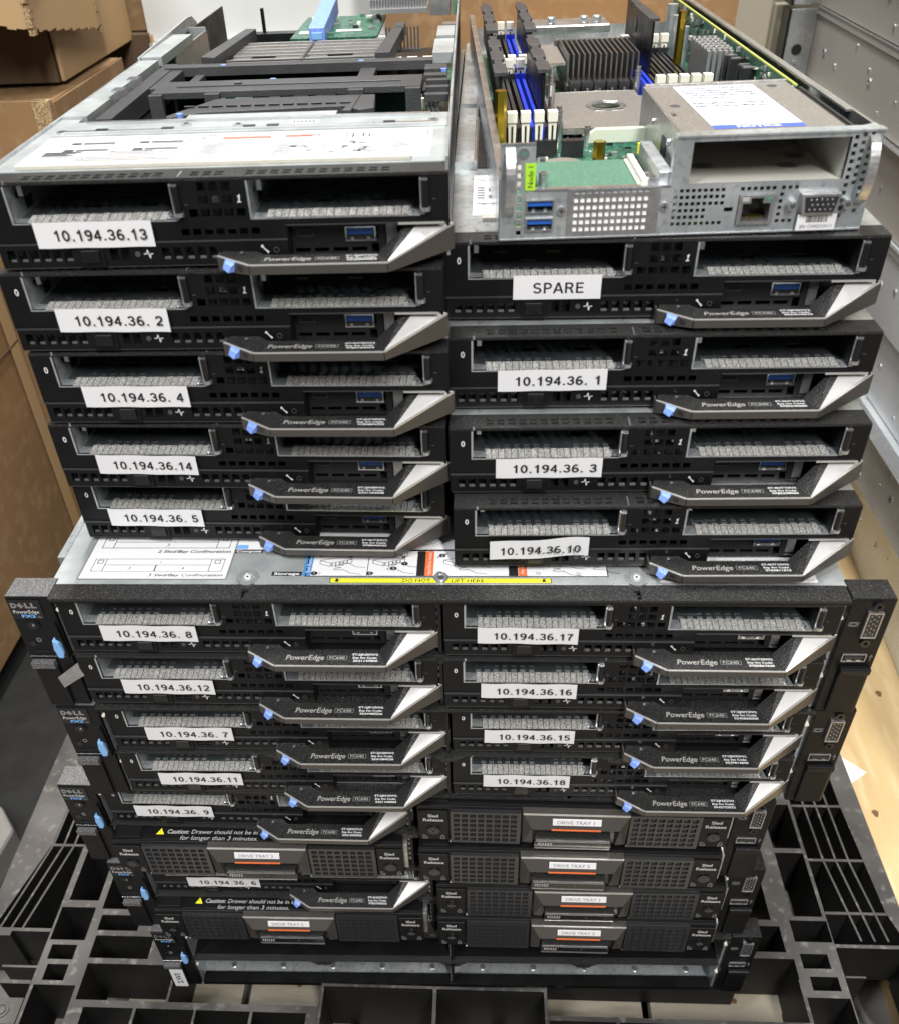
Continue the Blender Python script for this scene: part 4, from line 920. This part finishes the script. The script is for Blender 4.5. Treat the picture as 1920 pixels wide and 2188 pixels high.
enc = [(0, 0, 0, 'topmost server enclosure with labels on its bare metal cover'), (2.5, 0, .3, 'second server enclosure holding sleds 7, 11, 15 and 18'),
       (-25.6, 2.3, -.62, 'third server enclosure pushed left, holding sled 10.194.36. 9'), (-13.1, 3.2, .65, 'fourth server enclosure holding sled 10.194.36. 6'), (.7, -1.4, .95, 'lowest server enclosure with empty bays resting on the pallet')]
EN = []
for i, (x, y, yaw, lab) in enumerate(enc):
    t = EP if i == 0 else copy_tree(EP)
    t.location = (x*.001, y*.001, -87*(i+1)*.001); t.rotation_euler = (0, 0, R(yaw))
    t['label'] = lab; t['category'] = 'server enclosure'; t['group'] = 'server enclosures in the stack'; EN.append(t)
# top cover print of the first enclosure (local z = world + 87)
Z0 = 86.2
def cover_print():
    t = EN[0]
    s = M(); s.box(-204, -119, 14.6, 63, Z0, Z0+.2, 'sticker'); z = Z0+.25
    s.plate('z', -204.5, -118.8, 14.2, 63.5, Z0, z+.02, [(-203.6, -119.6, 15.2, 62.5)], 'grey_ink')
    for (yb, lab, two) in ((43, '2 Sled/Bay Configuration', 0), (21.5, '3 Sled/Bay Configuration', 1)):
        s.plate('z', -199, -123, yb, yb+11.5, Z0+.2, z+.02, [(-192, -131, yb+6.0, yb+11.1), (-192, -131, yb+.4, yb+5.6), (-198.6, -192.4, yb+.4, yb+11.1), (-130.6, -123.4, yb+.4, yb+11.1)], 'mid_ink')
        s.text('1', (-160, yb+8.4, z+.03), FX, FYU, 2.6, 'mid_ink', italic=.2)
        if two:
            s.box(-162.4, -161.6, yb+.4, yb+5.6, Z0+.2, z+.03, 'mid_ink'); s.text('3', (-177, yb+2.9, z+.03), FX, FYU, 2.6, 'mid_ink', italic=.2); s.text('4', (-146, yb+2.9, z+.03), FX, FYU, 2.6, 'mid_ink', italic=.2)
        else: s.text('3', (-160, yb+2.9, z+.03), FX, FYU, 2.6, 'mid_ink', italic=.2)
        s.text(lab, (-143, yb-3.2, z+.03), FX, FYU, 2.5, 'mid_ink', width=43, italic=.2, bold=.02)
        for q in (-195.5, -127): s.plate('z', q-1.8, q+1.8, yb+7, yb+10.5, Z0+.2, z+.03, [(q-1.2, q+1.2, yb+7.6, yb+9.9)], 'grey_ink')
    s.build('bay_label', t)
    s = M(); s.box(-60, 60.5, 12.2, 15.6, Z0, Z0+.2, 'yellow_ink'); s.plate('z', -60.5, 61, 11.8, 16.0, Z0, Z0+.15, [(-60, 60.5, 12.2, 15.6)], 'ink')
    s.text('DO NOT', (-12.5, 13.9, Z0+.25), FX, FYU, 2.4, 'ink', width=15.5, bold=.03); s.text('LIFT HERE', (15.5, 13.8, Z0+.25), FX, FYU, 2.4, 'ink', width=18, bold=.03)
    for x in (-56.5, 57): s.add([(x-2.2, 13.8, Z0+.25), (x+2.2, 13.8, Z0+.25), (x, 12.4, Z0+.25)], [(2, 1, 0)], 'ink'); s.box(x-.8, x+.8, 13.8, 15.3, Z0+.2, Z0+.26, 'ink')
    s.build('lift_label', t)
    s = M(); z = Z0+.25
    s.box(-119, 96, 42, 75, Z0, Z0+.2, 'sticker'); s.box(-74.8, 92, 17.6, 40.5, Z0, Z0+.2, 'sticker')
    s.plate('z', -75, 92.2, 17.4, 75, Z0, z, [(-74.4, 91.6, 17.9, 40.2), (-74.4, 91.6, 41.6, 74.5)], 'ink')
    s.box(-76.5, -72.0, 18, 40, Z0+.2, z, 'blue_ink'); s.text('Sled Removal', (-73.9, 29.0, z+.02), FYU, (-1, 0, 0), 2.2, 'white_ink', width=17)
    s.box(-8.4, -3.6, 18, 40, Z0+.2, z, 'orange_ink'); s.text('Hard Drive Access', (-6.0, 29.0, z+.02), FYU, (-1, 0, 0), 2.1, 'white_ink', width=19.5)
    s.box(-13, -8.4, 18, 40, Z0+.2, z, 'ink'); s.box(43.4, 48, 18, 40, Z0+.2, z, 'orange_ink'); s.box(38, 43.2, 18, 40, Z0+.2, z, 'ink'); s.text('Hard Drive', (45.6, 27, z+.02), FYU, (-1, 0, 0), 2.1, 'white_ink', width=14)
    s.box(-119, -102.6, 38.6, 41.6, Z0, z, 'ink'); s.text('Compute', (-110.8, 40.0, z+.02), FX, FYU, 2.1, 'sticker', width=14.5, bold=.03); s.box(-118.6, -112, 42.2, 46, Z0+.2, z, 'cyan_ink')
    s.box(-94, -77, 18.0, 21.4, Z0, z, 'ink'); s.text('Storage', (-85.5, 19.6, z+.02), FX, FYU, 2.1, 'sticker', width=14.5, bold=.03); s.box(-30, -24, 42, 56, Z0+.2, z, 'cyan_ink')
    s.build('instruction_label', t)
    # line drawings of the removal steps
    d = M(); rd = random.Random(5)
    def line(p, q, wd=.35, mt='mid_ink'):
        L_ = math.hypot(q[0]-p[0], q[1]-p[1]) or 1; nx, ny = -(q[1]-p[1])/L_*wd/2, (q[0]-p[0])/L_*wd/2
        d.quad([(p[0]-nx, p[1]-ny, z+.05), (q[0]-nx, q[1]-ny, z+.05), (q[0]+nx, q[1]+ny, z+.05), (p[0]+nx, p[1]+ny, z+.05)], mt)
    def poly(pts, wd=.35, mt='mid_ink', closed=False):
        for a, c in zip(pts, pts[1:]+([pts[0]] if closed else [])): line(a, c, wd, mt)
    for ox in (-70, -40, 0, 52, 74):
        # a hand: palm outline with four fingers and a cuff
        bx = ox+12; by = 22+rd.uniform(-1, 1)
        poly([(bx+14, by-3), (bx+8, by-2), (bx+4, by+1), (bx-1, by+.6), (bx-1.5, by+1.8), (bx+2.6, by+3), (bx-1, by+3.4), (bx-.8, by+4.7), (bx+3.8, by+5), (bx+1, by+6.2), (bx+2, by+7.3), (bx+7, by+6.4), (bx+11, by+3.4), (bx+16, by+3)])
        # a sled in oblique view
        sx, sy = ox+2, 31+rd.uniform(-1, 1)
        poly([(sx, sy), (sx+12, sy+3), (sx+18, sy+1), (sx+6, sy-2.4)], closed=True); poly([(sx, sy), (sx, sy-3), (sx+6, sy-5.4), (sx+6, sy-2.4)]); poly([(sx+6, sy-5.4), (sx+18, sy-2), (sx+18, sy+1)])
        for i in range(5): line((sx+7+i*2.1, sy-4.6+i*.6), (sx+7+i*2.1, sy-2.6+i*.6), .6)
        poly([(ox+1.2, 19.6), (ox+2.4, 19), (ox+3.4, 20), (ox+2.4, 21), (ox+1.2, 20.4)], .25, closed=True)
        line((ox+16, 37), (ox+20, 34), .7, 'ink'); line((ox+20, 34), (ox+19.6, 36), .7, 'ink'); line((ox+20, 34), (ox+18, 34.2), .7, 'ink')
    for ox in (-20, 12, 40, 66): poly([(ox, 44), (ox+16, 47), (ox+20, 52), (ox+4, 49)], closed=True); poly([(ox, 50), (ox+10, 56), (ox+18, 55)])
    for (x, y, n) in ((-68, 36.5, 'x2'), (-72.5+2.2+0.2, 20, '1'), (-39, 20, '2'), (-26, 24.4, '2'), (-20, 28.6, '1'), (0, 20, '2'), (1, 36, '2')):
        pts = [(x+1.9*math.cos(a*math.pi/8), y+1.7*math.sin(a*math.pi/8), z+.06) for a in range(16)]
        d.quad(pts, 'ink'); d.text(n, (x, y, z+.08), FX, FYU, 1.8, 'white_ink')
    line((-40.5, 18), (-40.5, 40), .4, 'ink'); line((-2, 34), (4, 38), .6)
    pts = [(-24+5.5*math.cos(a*math.pi/9), 37+3.6*math.sin(a*math.pi/9)) for a in range(18)]; poly(pts, .3, closed=True)
    d.build('step_drawings', t)
    s = M()
    s.box(118, 203, 13, 62, Z0, Z0+.2, 'sticker'); s.text('go to', (122.5, 15.4, z), FX, FYU, 1.8, 'grey_ink', width=7)
    s.text('may only be done by a certified service technician', (160, 35.5, z), FX, FYU, 2.0, 'grey_ink', width=76); s.text('and simple repairs as authorized', (158, 31.8, z), FX, FYU, 2.0, 'grey_ink', width=60)
    s.text('270TG', (199, 14.6, z), FX, FYU, 1.2, 'grey_ink', width=5); s.build('caution_label', t)
    s = M()
    for x in (-106.7, 107):
        s.prism([(x-13, 11.0), (x-12, 14), (x-10, 18.5), (x-6, 21.5), (x, 22.6), (x+6, 21.5), (x+10, 18.5), (x+12, 14), (x+13, 11.0)], Z0, Z0+.7, 'cover_metal'); s.ring(x, 15.4, Z0+.7, 3.6, 6.5, .5, 'galvanized', axis='z', n=28); s.cyl(x, 15.4, Z0+.7, 1.8, .9, 'sticker', n=16); s.cyl(x, 15.4, Z0+1.6, .8, .2, 'mid_ink', n=10)
    s.cyl(0.8, 15.8, Z0+.2, 4.2, .8, 'nickel', n=24); s.ring(.8, 15.8, Z0+1.0, 2.4, 3.2, .5, 'galvanized', axis='z'); s.cyl(.8, 15.8, Z0+1.0, 1.4, .5, 'mid_ink', n=10)
    s.build('cover_dimple', t)
cover_print()
# left corner bracket folded out near sled 12
m = M()
m.hexa([(-225, -7, 29), (-213, -1.5, 36), (-212.6, -.8, 36), (-224.6, -6.2, 29), (-223, -7.5, 21), (-211, -1.6, 26), (-210.6, -.9, 26), (-222.6, -6.8, 21)], 'nickel')
m.build('bent_tab', EN[0], bevel=.5)
# bottom enclosure: handwritten white tag
m = M(); m.box(-236.5, -225.5, -3.7, -3.3, 2.0, 30, 'sticker'); m.text('2.W3', (-231, -3.8, 16), (0, 0, 1), (-1, 0, 0), 5, 'mid_ink', width=17, bold=.03); m.build('paper_tag', EN[4])
m = M()   # interior features of the empty bays
m.box(-213, 213, -1.0, 8.8, .5, 4.5, 'black_paint')
for i in range(10): m.cyl(-190+i*43, 16, 1.4, 2.4, .8, 'bright_metal')
for x in (-62, -36, 60, 86): m.box(x, x+7, -1.2, -1.05, 1.2, 4.0, 'ink')
m.box(-214, 214, 12, 13, 84.0, 84.6, 'dark_inside')
m.build('bay_floor', EN[4])

# ================================================================== silver motherboard node
TN = thing('motherboard_node', 'open silver server node with green board, label Node 1, on the SPARE sled', 'server node', (31, 74, 162), 2.2)
def n_(): q = M(); q.org = (0, 0, 162); return q
m = n_()
m.box(0, 171, 1, 470, 162.2, 163.2, 'bright_metal')
m.box(-.6, .6, 1, 470, 162.2, 190, 'bright_metal'); m.box(2.2, 3.0, 20, 470, 163.2, 188, 'bright_metal'); m.box(-.7, 3.1, 20, 470, 190, 190.8, 'bright_metal')
m.box(170.2, 171.6, 1, 470, 162.2, 205.4, 'bright_metal'); m.box(167.6, 170.2, 40, 470, 204.4, 205.4, 'nickel'); m.box(0, 171, 469, 470, 163, 180, 'nickel')
m.build('node_tray', TN)
# face
m = n_(); hs = [(16, 79, 185, 210), (87, 157.5, 185.3, 203.4)]
for i in range(9): hs.append((9.0-1.1, 9.0+1.1, 164.6+i*3.7, 166.8+i*3.7))
hs += [(12, 25.4, 174.9, 181), (12, 25.4, 166.6, 172.6)]
hs += [(33.6, 72.6, 165.0, 182.6)]
hs += [(81+i*2.75, 82.7+i*2.75, 166.6+j*3.0, 168.3+j*3.0) for i in range(9) for j in range(5) if not (i > 5 and 1 <= j <= 2)]
hs += [(83.5+i*2.75, 85.2+i*2.75, 181.6, 183.2) for i in range(8)]
hs += [(111.4, 128.2, 166.4, 180)]
hs += [(111.6+i*2.9, 113.4+i*2.9, 181.6, 183.3) for i in range(6)] + [(130.4+i*3.0, 132.2+i*3.0, 181.6, 183.3) for i in range(3)]
hs += [(130.2, 131.9, 166.6+j*3.0, 168.3+j*3.0) for j in range(5)] + [(133.2+i*2.9, 134.9+i*2.9, 166.6, 168.2) for i in range(2)]
hs += [(158.5+i*3.4, 160.4+i*3.4, 168+j*3.4+i, 169.9+j*3.4+i) for i in range(3) for j in range(11) if not (j < 4 and i == 1)]
hs += [(105.2, 109.4, 172.4, 174.4)]
m.plate('y', 0, 171, 162.6, 205.2, 0, 1.0, hs, 'galvanized')
m.box(79, 172, -.6, 6, 205.3, 206.2, 'galvanized'); m.box(0, 16, -.3, .8, 204.6, 205.6, 'bright_metal'); m.box(16, 79, -.4, 3, 184.6, 185.4, 'bright_metal'); m.box(0, 171, -.6, 0, 162.4, 163.0, 'bright_metal')
m.box(78.6, 79.4, -.5, 4, 185, 205.4, 'galvanized')
fp = m.build('front_plate', TN)
m = n_()
m.plate('y', 31.6, 74.4, 163.8, 185.0, -.6, -.1, [(34.5+i*2.95, 36.6+i*2.95, 165.8+j*3.3, 168.1+j*3.3) for i in range(12) for j in range(5)] + [(34.8+i*2.95, 36.8+i*2.95, 182.9, 184.2) for i in range(12)], 'nickel')
m.build('vent_cover', fp)
m = n_(); m.box(33.6, 72.6, .05, .4, 165.0, 182.6, 'paper'); m.build('white_backing', TN)
for x, z in ((28.8, 175.6), (77.0, 175.9)):
    m = n_(); m.cyl(x, -1.2, z, 2.0, 1.2, 'nickel', axis='y', n=18); m.box(x-1.2, x+1.2, -1.4, -1.1, z-.2, z+.2, 'ink'); m.box(x-.2, x+.2, -1.4, -1.1, z-1.2, z+1.2, 'ink'); m.build('screw', fp)
for z0 in (175.0, 166.7):
    m = n_(); m.plate('y', 12.2, 25.2, z0, z0+5.9, -1.2, 8, [(12.8, 24.6, z0+.6, z0+5.3)], 'bright_metal'); m.box(12.9, 24.5, -.4, 8, z0+3.0, z0+5.0, 'usb_blue'); m.box(12.9, 24.5, 5, 6, z0+.6, z0+3, 'chip_black'); m.box(15, 16.4, -.6, 4, z0+.6, z0+1.6, 'bright_metal'); m.box(20.6, 22, -.6, 4, z0+.6, z0+1.6, 'bright_metal'); m.build('usb_port', fp)
m = n_(); m.plate('y', 111.6, 128, 166.6, 179.8, -1.4, 12, [(113.4, 126.2, 168, 176.2), (117, 122.6, 176.1, 178.6)], 'nickel'); m.box(113, 127, 9, 10, 167, 179, 'chip_black')
m.box(113.5, 126.1, 4, 9, 168.0, 168.9, 'chip_black')
for i in range(8): m.box(115.2+i*1.2, 115.7+i*1.2, .5, 5, 168.9, 169.5, 'brass')
m.box(112.8, 116, -1.6, -1.3, 177.2, 179.0, 'handle_silver'); m.box(123.6, 126.8, -1.6, -1.3, 177.2, 179.0, 'pcb_light'); m.build('network_port', fp)
m = n_(); m.prism([(139.4, 180.2), (157.4, 180.2), (156.0, 171.2), (140.8, 171.2)], -4.0, -.2, 'nickel', axis='y'); m.prism([(140.8, 179.2), (156.0, 179.2), (154.8, 172.2), (142.0, 172.2)], -4.6, -4.0, 'chip_black', axis='y')
for j, n in enumerate((5, 5, 5)):
    for i in range(n): m.cyl(143.6+i*2.4+(j % 2)*.9, -4.8, 173.5+j*2.2, .5, .3, 'nickel', axis='y', n=8)
m.build('vga_port', fp, bevel=.5)
for x in (136.0, 161.4): m = n_(); m.cyl(x, -3.6, 175.2, 2.3, 3.6, 'bright_metal', axis='y', n=6); m.cyl(x, -3.9, 175.2, 1.2, .4, 'heatsink', axis='y'); m.build('standoff_screw', fp, bevel=.2)
m = n_(); m.box(139.8, 158, -2.3, -2.1, 163.4, 170.6, 'sticker'); m.text('SN: CN43210111', (149, -2.4, 165.2), FX, FZ, 1.5, 'mid_ink', width=15)
for i in range(24): m.box(144+i*.42, 144+i*.42+random.choice((.14, .26)), -2.4, -2.32, 167.0, 170.0, 'ink')
m.build('serial_sticker', fp)
m = n_(); m.box(11.4, 16.2, -.5, -.3, 185.2, 197.0, 'lime'); m.text('Node 1', (13.9, -.6, 191.1), FZ, (-1, 0, 0), 2.3, 'ink', width=9.2); m.build('node_label', fp)
m = n_(); m.ring(10.6, -.3, 201.2, 1.3, 2.5, .4, 'bright_metal'); m.cyl(10.6, -.2, 201.2, 1.3, .3, 'pcb_light', axis='y'); m.build('screw_hole', fp)
for x in (4.4, 166.8):   # bowed strap handles
    m = n_(); n = 12; prof = []
    for i in range(n+1):
        a = i/n; prof.append((-6.5*math.sin(a*math.pi)**.55 if 0 < a < 1 else 0, 174.5+a*29.5))
    for (y0, z0), (y1, z1) in zip(prof, prof[1:]):
        m.hexa([(x-2.1, y0-1.2, z0), (x+2.1, y0-1.2, z0), (x+2.1, y0+.4, z0), (x-2.1, y0+.4, z0), (x-2.1, y1-1.2, z1), (x+2.1, y1-1.2, z1), (x+2.1, y1+.4, z1), (x-2.1, y1+.4, z1)], 'nickel')
    m.build('strap_handle', TN)
# boards
rd = random.Random(11)
m = n_(); m.box(3.2, 170, 4, 430, 166.0, 167.6, 'pcb_green'); m.box(3.2, 170, 3.4, 4, 166, 167.6, 'pcb_edge')
for i in range(320):
    x = rd.uniform(5, 150); y = rd.uniform(50, 170) if i < 200 else rd.uniform(150, 420); a = rd.choice((.8, 1.2, 2, 3.5)); b_ = rd.choice((.8, 1.2, 2, 3))
    m.box(x, x+a, y, y+b_, 167.6, 167.6+rd.choice((.6, 1, 1.6)), rd.choice(['chip_black', 'chip_black', 'nickel', 'cream_plastic', 'galvanized', 'tin_sheet']))
for (x, y, a, b_, h, mt) in ((62, 66, 34, 8, .3, 'sticker'), (60, 76, 30, 5, .3, 'sticker'), (24, 53, 38, 4, .3, 'sticker'), (46, 84, 14, 10, 1.2, 'chip_black'), (62, 58, 7, 6, 4, 'galvanized'), (78, 62, 5, 5, 5, 'tin_sheet'), (26, 118, 12, 6, 9, 'chip_black'), (42, 116, 12, 6, 9, 'chip_black')):
    m.box(x, x+a, y, y+b_, 167.6, 167.6+h, mt)
m.build('main_board', TN)
m = n_(); m.box(19, 66, 2.5, 50, 182.6, 183.8, 'pcb_light'); m.box(24, 62, 1.6, 3.6, 181.8, 183.0, 'copper'); m.build('mezzanine_board', TN, bevel=.3)
m = n_(); m.box(64.5, 70, -.5+2, 46, 183.9, 185, 'cream_plastic'); m.box(65.6, 68.4, 2, 45, 185, 187.6, 'cream_plastic'); m.build('card_connector', TN, bevel=.2)
m = n_(); m.box(73.5, 79.5, 3, 56, 184, 190.5, 'galvanized'); m.build('silver_bar', TN, bevel=.4)
for x, y, r, h, n in ((71, 4.5, 2.9, 20.5, 16), (21, 12, 2.2, 22, 14), (69, 62, 2.6, 14, 6), (25, 62, 2.2, 15, 6)):
    m = n_(); m.cyl(x, y, 167.6, r, h, 'bright_metal', n=n); m.cyl(x, y, 167.6+h, r*.5, .2, 'mid_ink'); m.build('standoff', TN)
m = n_(); m.cyl(38.6, 80, 171, 10.3, 3.8, 'tin_sheet', n=32); m.box(26, 52, 72, 84, 167.6, 171.5, 'chip_black'); m.box(28, 34, 68.5, 74, 168, 173.5, 'brass'); m.box(35, 45, 67.5, 71, 168, 175, 'chip_black'); m.build('coin_battery', TN)
m = n_(); m.cyl(17, 92, 167.6, 4.4, 12, 'galvanized', n=24); m.cyl(17, 92, 179.6, 4.0, .5, 'sky_latch', n=24)
m.box(8, 15, 86, 98, 167.6, 176, 'galvanized')
for i in range(4): m.box(5+i*2.6, 7+i*2.6, 66, 76, 167.6, 179+(i % 2)*2, 'cream_plastic')
m.build('capacitor', TN)
m = n_(); m.cyl(6.4, 116, 167.6, 3.4, 36, 'brass', n=6); m.build('brass_standoff', TN)
m = n_(); m.cyl(57.5, 82, 167.6, 3.3, 17, 'brass', n=6); m.build('brass_standoff', TN)
m = n_(); m.cyl(143, 300, 167.6, 3.0, 44, 'brass', n=6); m.build('brass_standoff', TN)
m = n_(); m.prism([(52, 182), (53, 187), (56, 189), (82, 189), (84, 182)], 88, 92, 'clear_bar', axis='y'); m.build('clear_bar', TN, bevel=.4)
m = n_(); m.cyl(76, 66, 182, 1.5, 5, 'yellow_ink', n=8); m.build('yellow_jumper', TN)
# memory slots, left bank
def slot(x, y0, y1, mt, w_=3.2, h=12):
    q = n_()
    q.box(x-w_, x-w_*.35, y0, y1, 167.6, 167.6+h, mt); q.box(x+w_*.35, x+w_, y0, y1, 167.6, 167.6+h, mt); q.box(x-w_, x+w_, y0, y1, 167.6, 170, mt)
    q.box(x-w_-.3, x+w_+.3, y0-4, y0, 167.6, 170.6+h, mt); q.box(x-w_-.3, x+w_+.3, y1, y1+4, 167.6, 170.6+h, mt)
    s = q.build('memory_slot', TN)
    for yy, sg in ((y0-4, -1), (y1+4, 1)):
        c = n_(); ya, yb = sorted((yy-1.5*sg, yy+3.0*sg))
        c.hexa([(x-1.8, ya, 172), (x+1.8, ya, 172), (x+1.8, yb-1, 172), (x-1.8, yb-1, 172), (x-2.3, ya, 186), (x+2.3, ya, 186), (x+2.3, yb, 186), (x-2.3, yb, 186)], 'cream_plastic')
        c.box(x-2.7, x+2.7, ya-1, yb+1, 186, 191, 'cream_plastic'); c.box(x-.5, x+.5, ya-.5, ya-.1, 173, 184, 'chip_black'); c.box(x-1.6, x+1.6, yb+1, yb+1.3, 186.6, 189, 'brass')
        c.build('slot_latch', s)
for i, mt in enumerate(('chip_black', 'chip_black', 'slot_blue', 'chip_black')): slot(13.5+i*7.6, 128, 268, mt)
for i, mt in enumerate(('chip_black', 'chip_black', 'slot_blue')): slot(16+i*7.6, 290, 420, mt)
for i, mt in enumerate(('slot_blue', 'chip_black', 'chip_black', 'chip_black', 'chip_black')): slot(112+i*7.4, 208, 340, mt, w_=3.0)
def blank(xa, ya, yb, z1=206, dx=2.5):
    q = n_(); q.box(xa-1, xa+1, ya+2, yb-2, 180, z1-3, 'black_plastic')
    n = 3; L_ = (yb-ya)/n
    for i in range(n):
        y0 = ya+i*L_
        q.box(xa-4.0+i*.3, xa+4.0+i*.3, y0, y0+L_*.62, z1-2.5, z1-.2, 'grain_plastic'); q.box(xa-2.4+i*.3, xa+2.4+i*.3, y0+L_*.62, y0+L_, z1-2.5, z1-.4, 'grain_plastic')
    q.build('memory_blank', TN, bevel=.3)
blank(8.5, 152, 270); blank(34, 156, 270); blank(10, 292, 418); blank(37, 292, 418)
m = n_(); m.box(116.5, 118, 268, 372, 178, 211, 'black_plastic'); m.box(114, 121, 268, 330, 210.5, 212.5, 'grain_plastic'); m.box(115, 120, 334, 372, 210.5, 212.5, 'grain_plastic'); m.cyl(116.0, 330, 200, 5, .5, 'chip_black', axis='x'); m.build('memory_blank', TN, bevel=.3)
# processor carrier plate
m = n_()
m.plate('z', 46, 104, 152, 246, 171.0, 174.5, [(70, 88, 192, 216)], 'tin_sheet'); m.box(60, 100, 146, 152, 169, 173, 'chip_black'); m.box(70, 88, 192, 216, 170.2, 170.6, 'pcb_light')
for i in range(6): m.box(71+i*3, 72.4+i*3, 196, 212, 170.6, 171.2, 'cream_plastic')
m.box(40, 46, 150, 250, 171.0, 172.5, 'nickel')
m.ring(79, 204, 174.5, 10, 13, .6, 'nickel', axis='z', n=8); m.box(104, 109, 160, 240, 171, 172.4, 'tin_sheet')
m.build('carrier_plate', TN, bevel=.3)
for x, y, h in ((43, 150, 18), (47, 240, 22), (107, 252, 18), (59, 140, 10), (79, 250, 6), (43, 196, 14)):
    m = n_(); m.cyl(x, y, 167.6, 3.0, h*.6, 'bright_metal', n=14); m.cyl(x, y, 167.6+h*.6, 1.7, h*.5, 'nickel', n=12)
    for i in range(4): m.cyl(x, y, 168+h*.6+i*h*.1, 2.2, h*.04, 'nickel', n=12)
    m.build('spring_screw', TN)
# main dark heat sink with vertical fins
m = n_(); m.box(60, 112, 262, 330, 171, 175, 'heatsink')
for i in range(14): m.box(61+i*3.7, 62.1+i*3.7, 270, 330, 175, 192.5, 'heatsink')
for i in range(6): m.box(61.5+i*8.4, 68.5+i*8.4, 253, 262, 171, 178.5, 'chip_black'); m.box(64.4+i*8.4, 65.8+i*8.4, 252, 253, 171, 175, 'nickel')
m.box(44, 60, 272, 340, 186, 187.5, 'tin_sheet'); m.box(58, 114, 334, 336, 176, 191, 'heatsink')
m.build('heat_sink', TN)
m = n_(); m.box(44, 108, 392, 424, 186, 192, 'nickel')
for x in (62, 88, 98): m.cyl(x, 400, 192, 3.4, 5, 'galvanized', n=18)
m.build('rear_block', TN, bevel=1)
# upright side board with finned sink
m = n_(); m.box(166.0, 167.2, 112, 440, 168, 201, 'pcb_green'); m.box(166.0, 167.4, 112, 440, 201, 201.8, 'pcb_edge')
for i in range(330):
    y = rd.uniform(114, 430); z = rd.uniform(171, 199); a = rd.choice((.8, 1.2, 2.4, 4)); 
    m.box(166-rd.choice((.6, 1.2, 2.2)), 166, y, y+a, z, z+rd.choice((.8, 1.4, 2.6)), rd.choice(['chip_black', 'nickel', 'bright_metal', 'cream_plastic', 'galvanized', 'chip_black']))
for y in (188, 196, 216, 226): m.box(158, 166, y, y+5, 182, 196, 'chip_black'); m.box(159, 165, y+1, y+4, 196, 196.6, 'nickel')
m.build('side_board', TN)
m = n_(); m.box(147, 164, 232, 282, 168, 172, 'heatsink_alu')
for i in range(12):
    for j in range(5): m.box(147+j*3.6, 149.2+j*3.6, 232+i*4.2, 235+i*4.2, 172, 198+(i % 2), 'heatsink_alu')
m.build('finned_heat_sink', TN)
for y, h in ((330, 30), (352, 34), (376, 38)): m = n_(); m.cyl(152, y, 167.6, 4, h, 'galvanized', n=20); m.build('coil', TN)
# riser box
m = n_()
m.plate('z', 83, 158, 4, 106, 204.0, 205.0, [(85, 87, 40, 46)], 'tin_sheet'); m.box(82.2, 83.2, 1, 106, 170, 204.9, 'nickel'); m.box(83.2, 158, 105, 106, 172, 204, 'tin_sheet'); m.box(157, 158, 4, 106, 184.6, 204, 'tin_inside')
m.box(83.2, 158, 1.2, 104, 184.0, 184.8, 'tin_inside'); m.box(83, 158, 104, 106.6, 204.9, 206, 'nickel')
m.cyl(90, 60, 205, 2.6, .15, 'mid_ink', n=16); m.cyl(148, 96, 205, 2.6, .15, 'mid_ink', n=16)
m.prism([(84, 2), (171, 2), (171, 12), (164, 8), (84, 8)], 205.2, 206.0, 'galvanized')
for x, y in ((100, 30), (140, 26), (148, 42)): m.cyl(x, y, 184.8, 5, .12, 'nickel', n=20)
for y in (30, 70): m.cyl(81.4, y, 196, 1.6, .9, 'bright_metal', axis='x')
m.box(81.6, 82.2, 34, 44, 188, 196, 'ink')
rb = m.build('riser_box', TN, bevel=.15)
m = n_()
for i in range(26): m.box(159.4, 163.2, 16+i*3.1, 17.6+i*3.1, 196, 203, 'chip_black')
m.box(163.4, 165, 12, 100, 180, 203.4, 'chip_black'); m.build('edge_connector', TN)
m = n_(); m.quad([(99, 14, 205.12), (141, 14, 205.12), (139, 101, 205.12), (97, 101, 205.12)], 'sticker'); m.quad([(99, 14, 205.16), (141, 14, 205.16), (140.8, 20.5, 205.16), (98.9, 20.5, 205.16)], 'notice_blue')
m.text('NOTICE', (120, 17.2, 205.2), FX, FYU, 3.6, 'sticker', width=20, bold=.03)
for i, s_ in enumerate(('Do not force. Handle the', 'node carefully to prevent', 'physical damage. Gently', 'seat and latch the node', 'until it clicks.')):
    m.text(s_, (99.5, 95.5-i*5.2, 205.2), FX, FYU, 2.6, 'notice_ink', width=36 if i < 4 else 22, center=False, bold=.045)
for i, s_ in enumerate(('Scan QR code to view the', 'instructional handling video.')):
    m.text(s_, (99.5, 63-i*6, 205.2), FX, FYU, 2.8, 'notice_ink', width=38, center=False, bold=.045)
m.build('notice_sticker', rb)
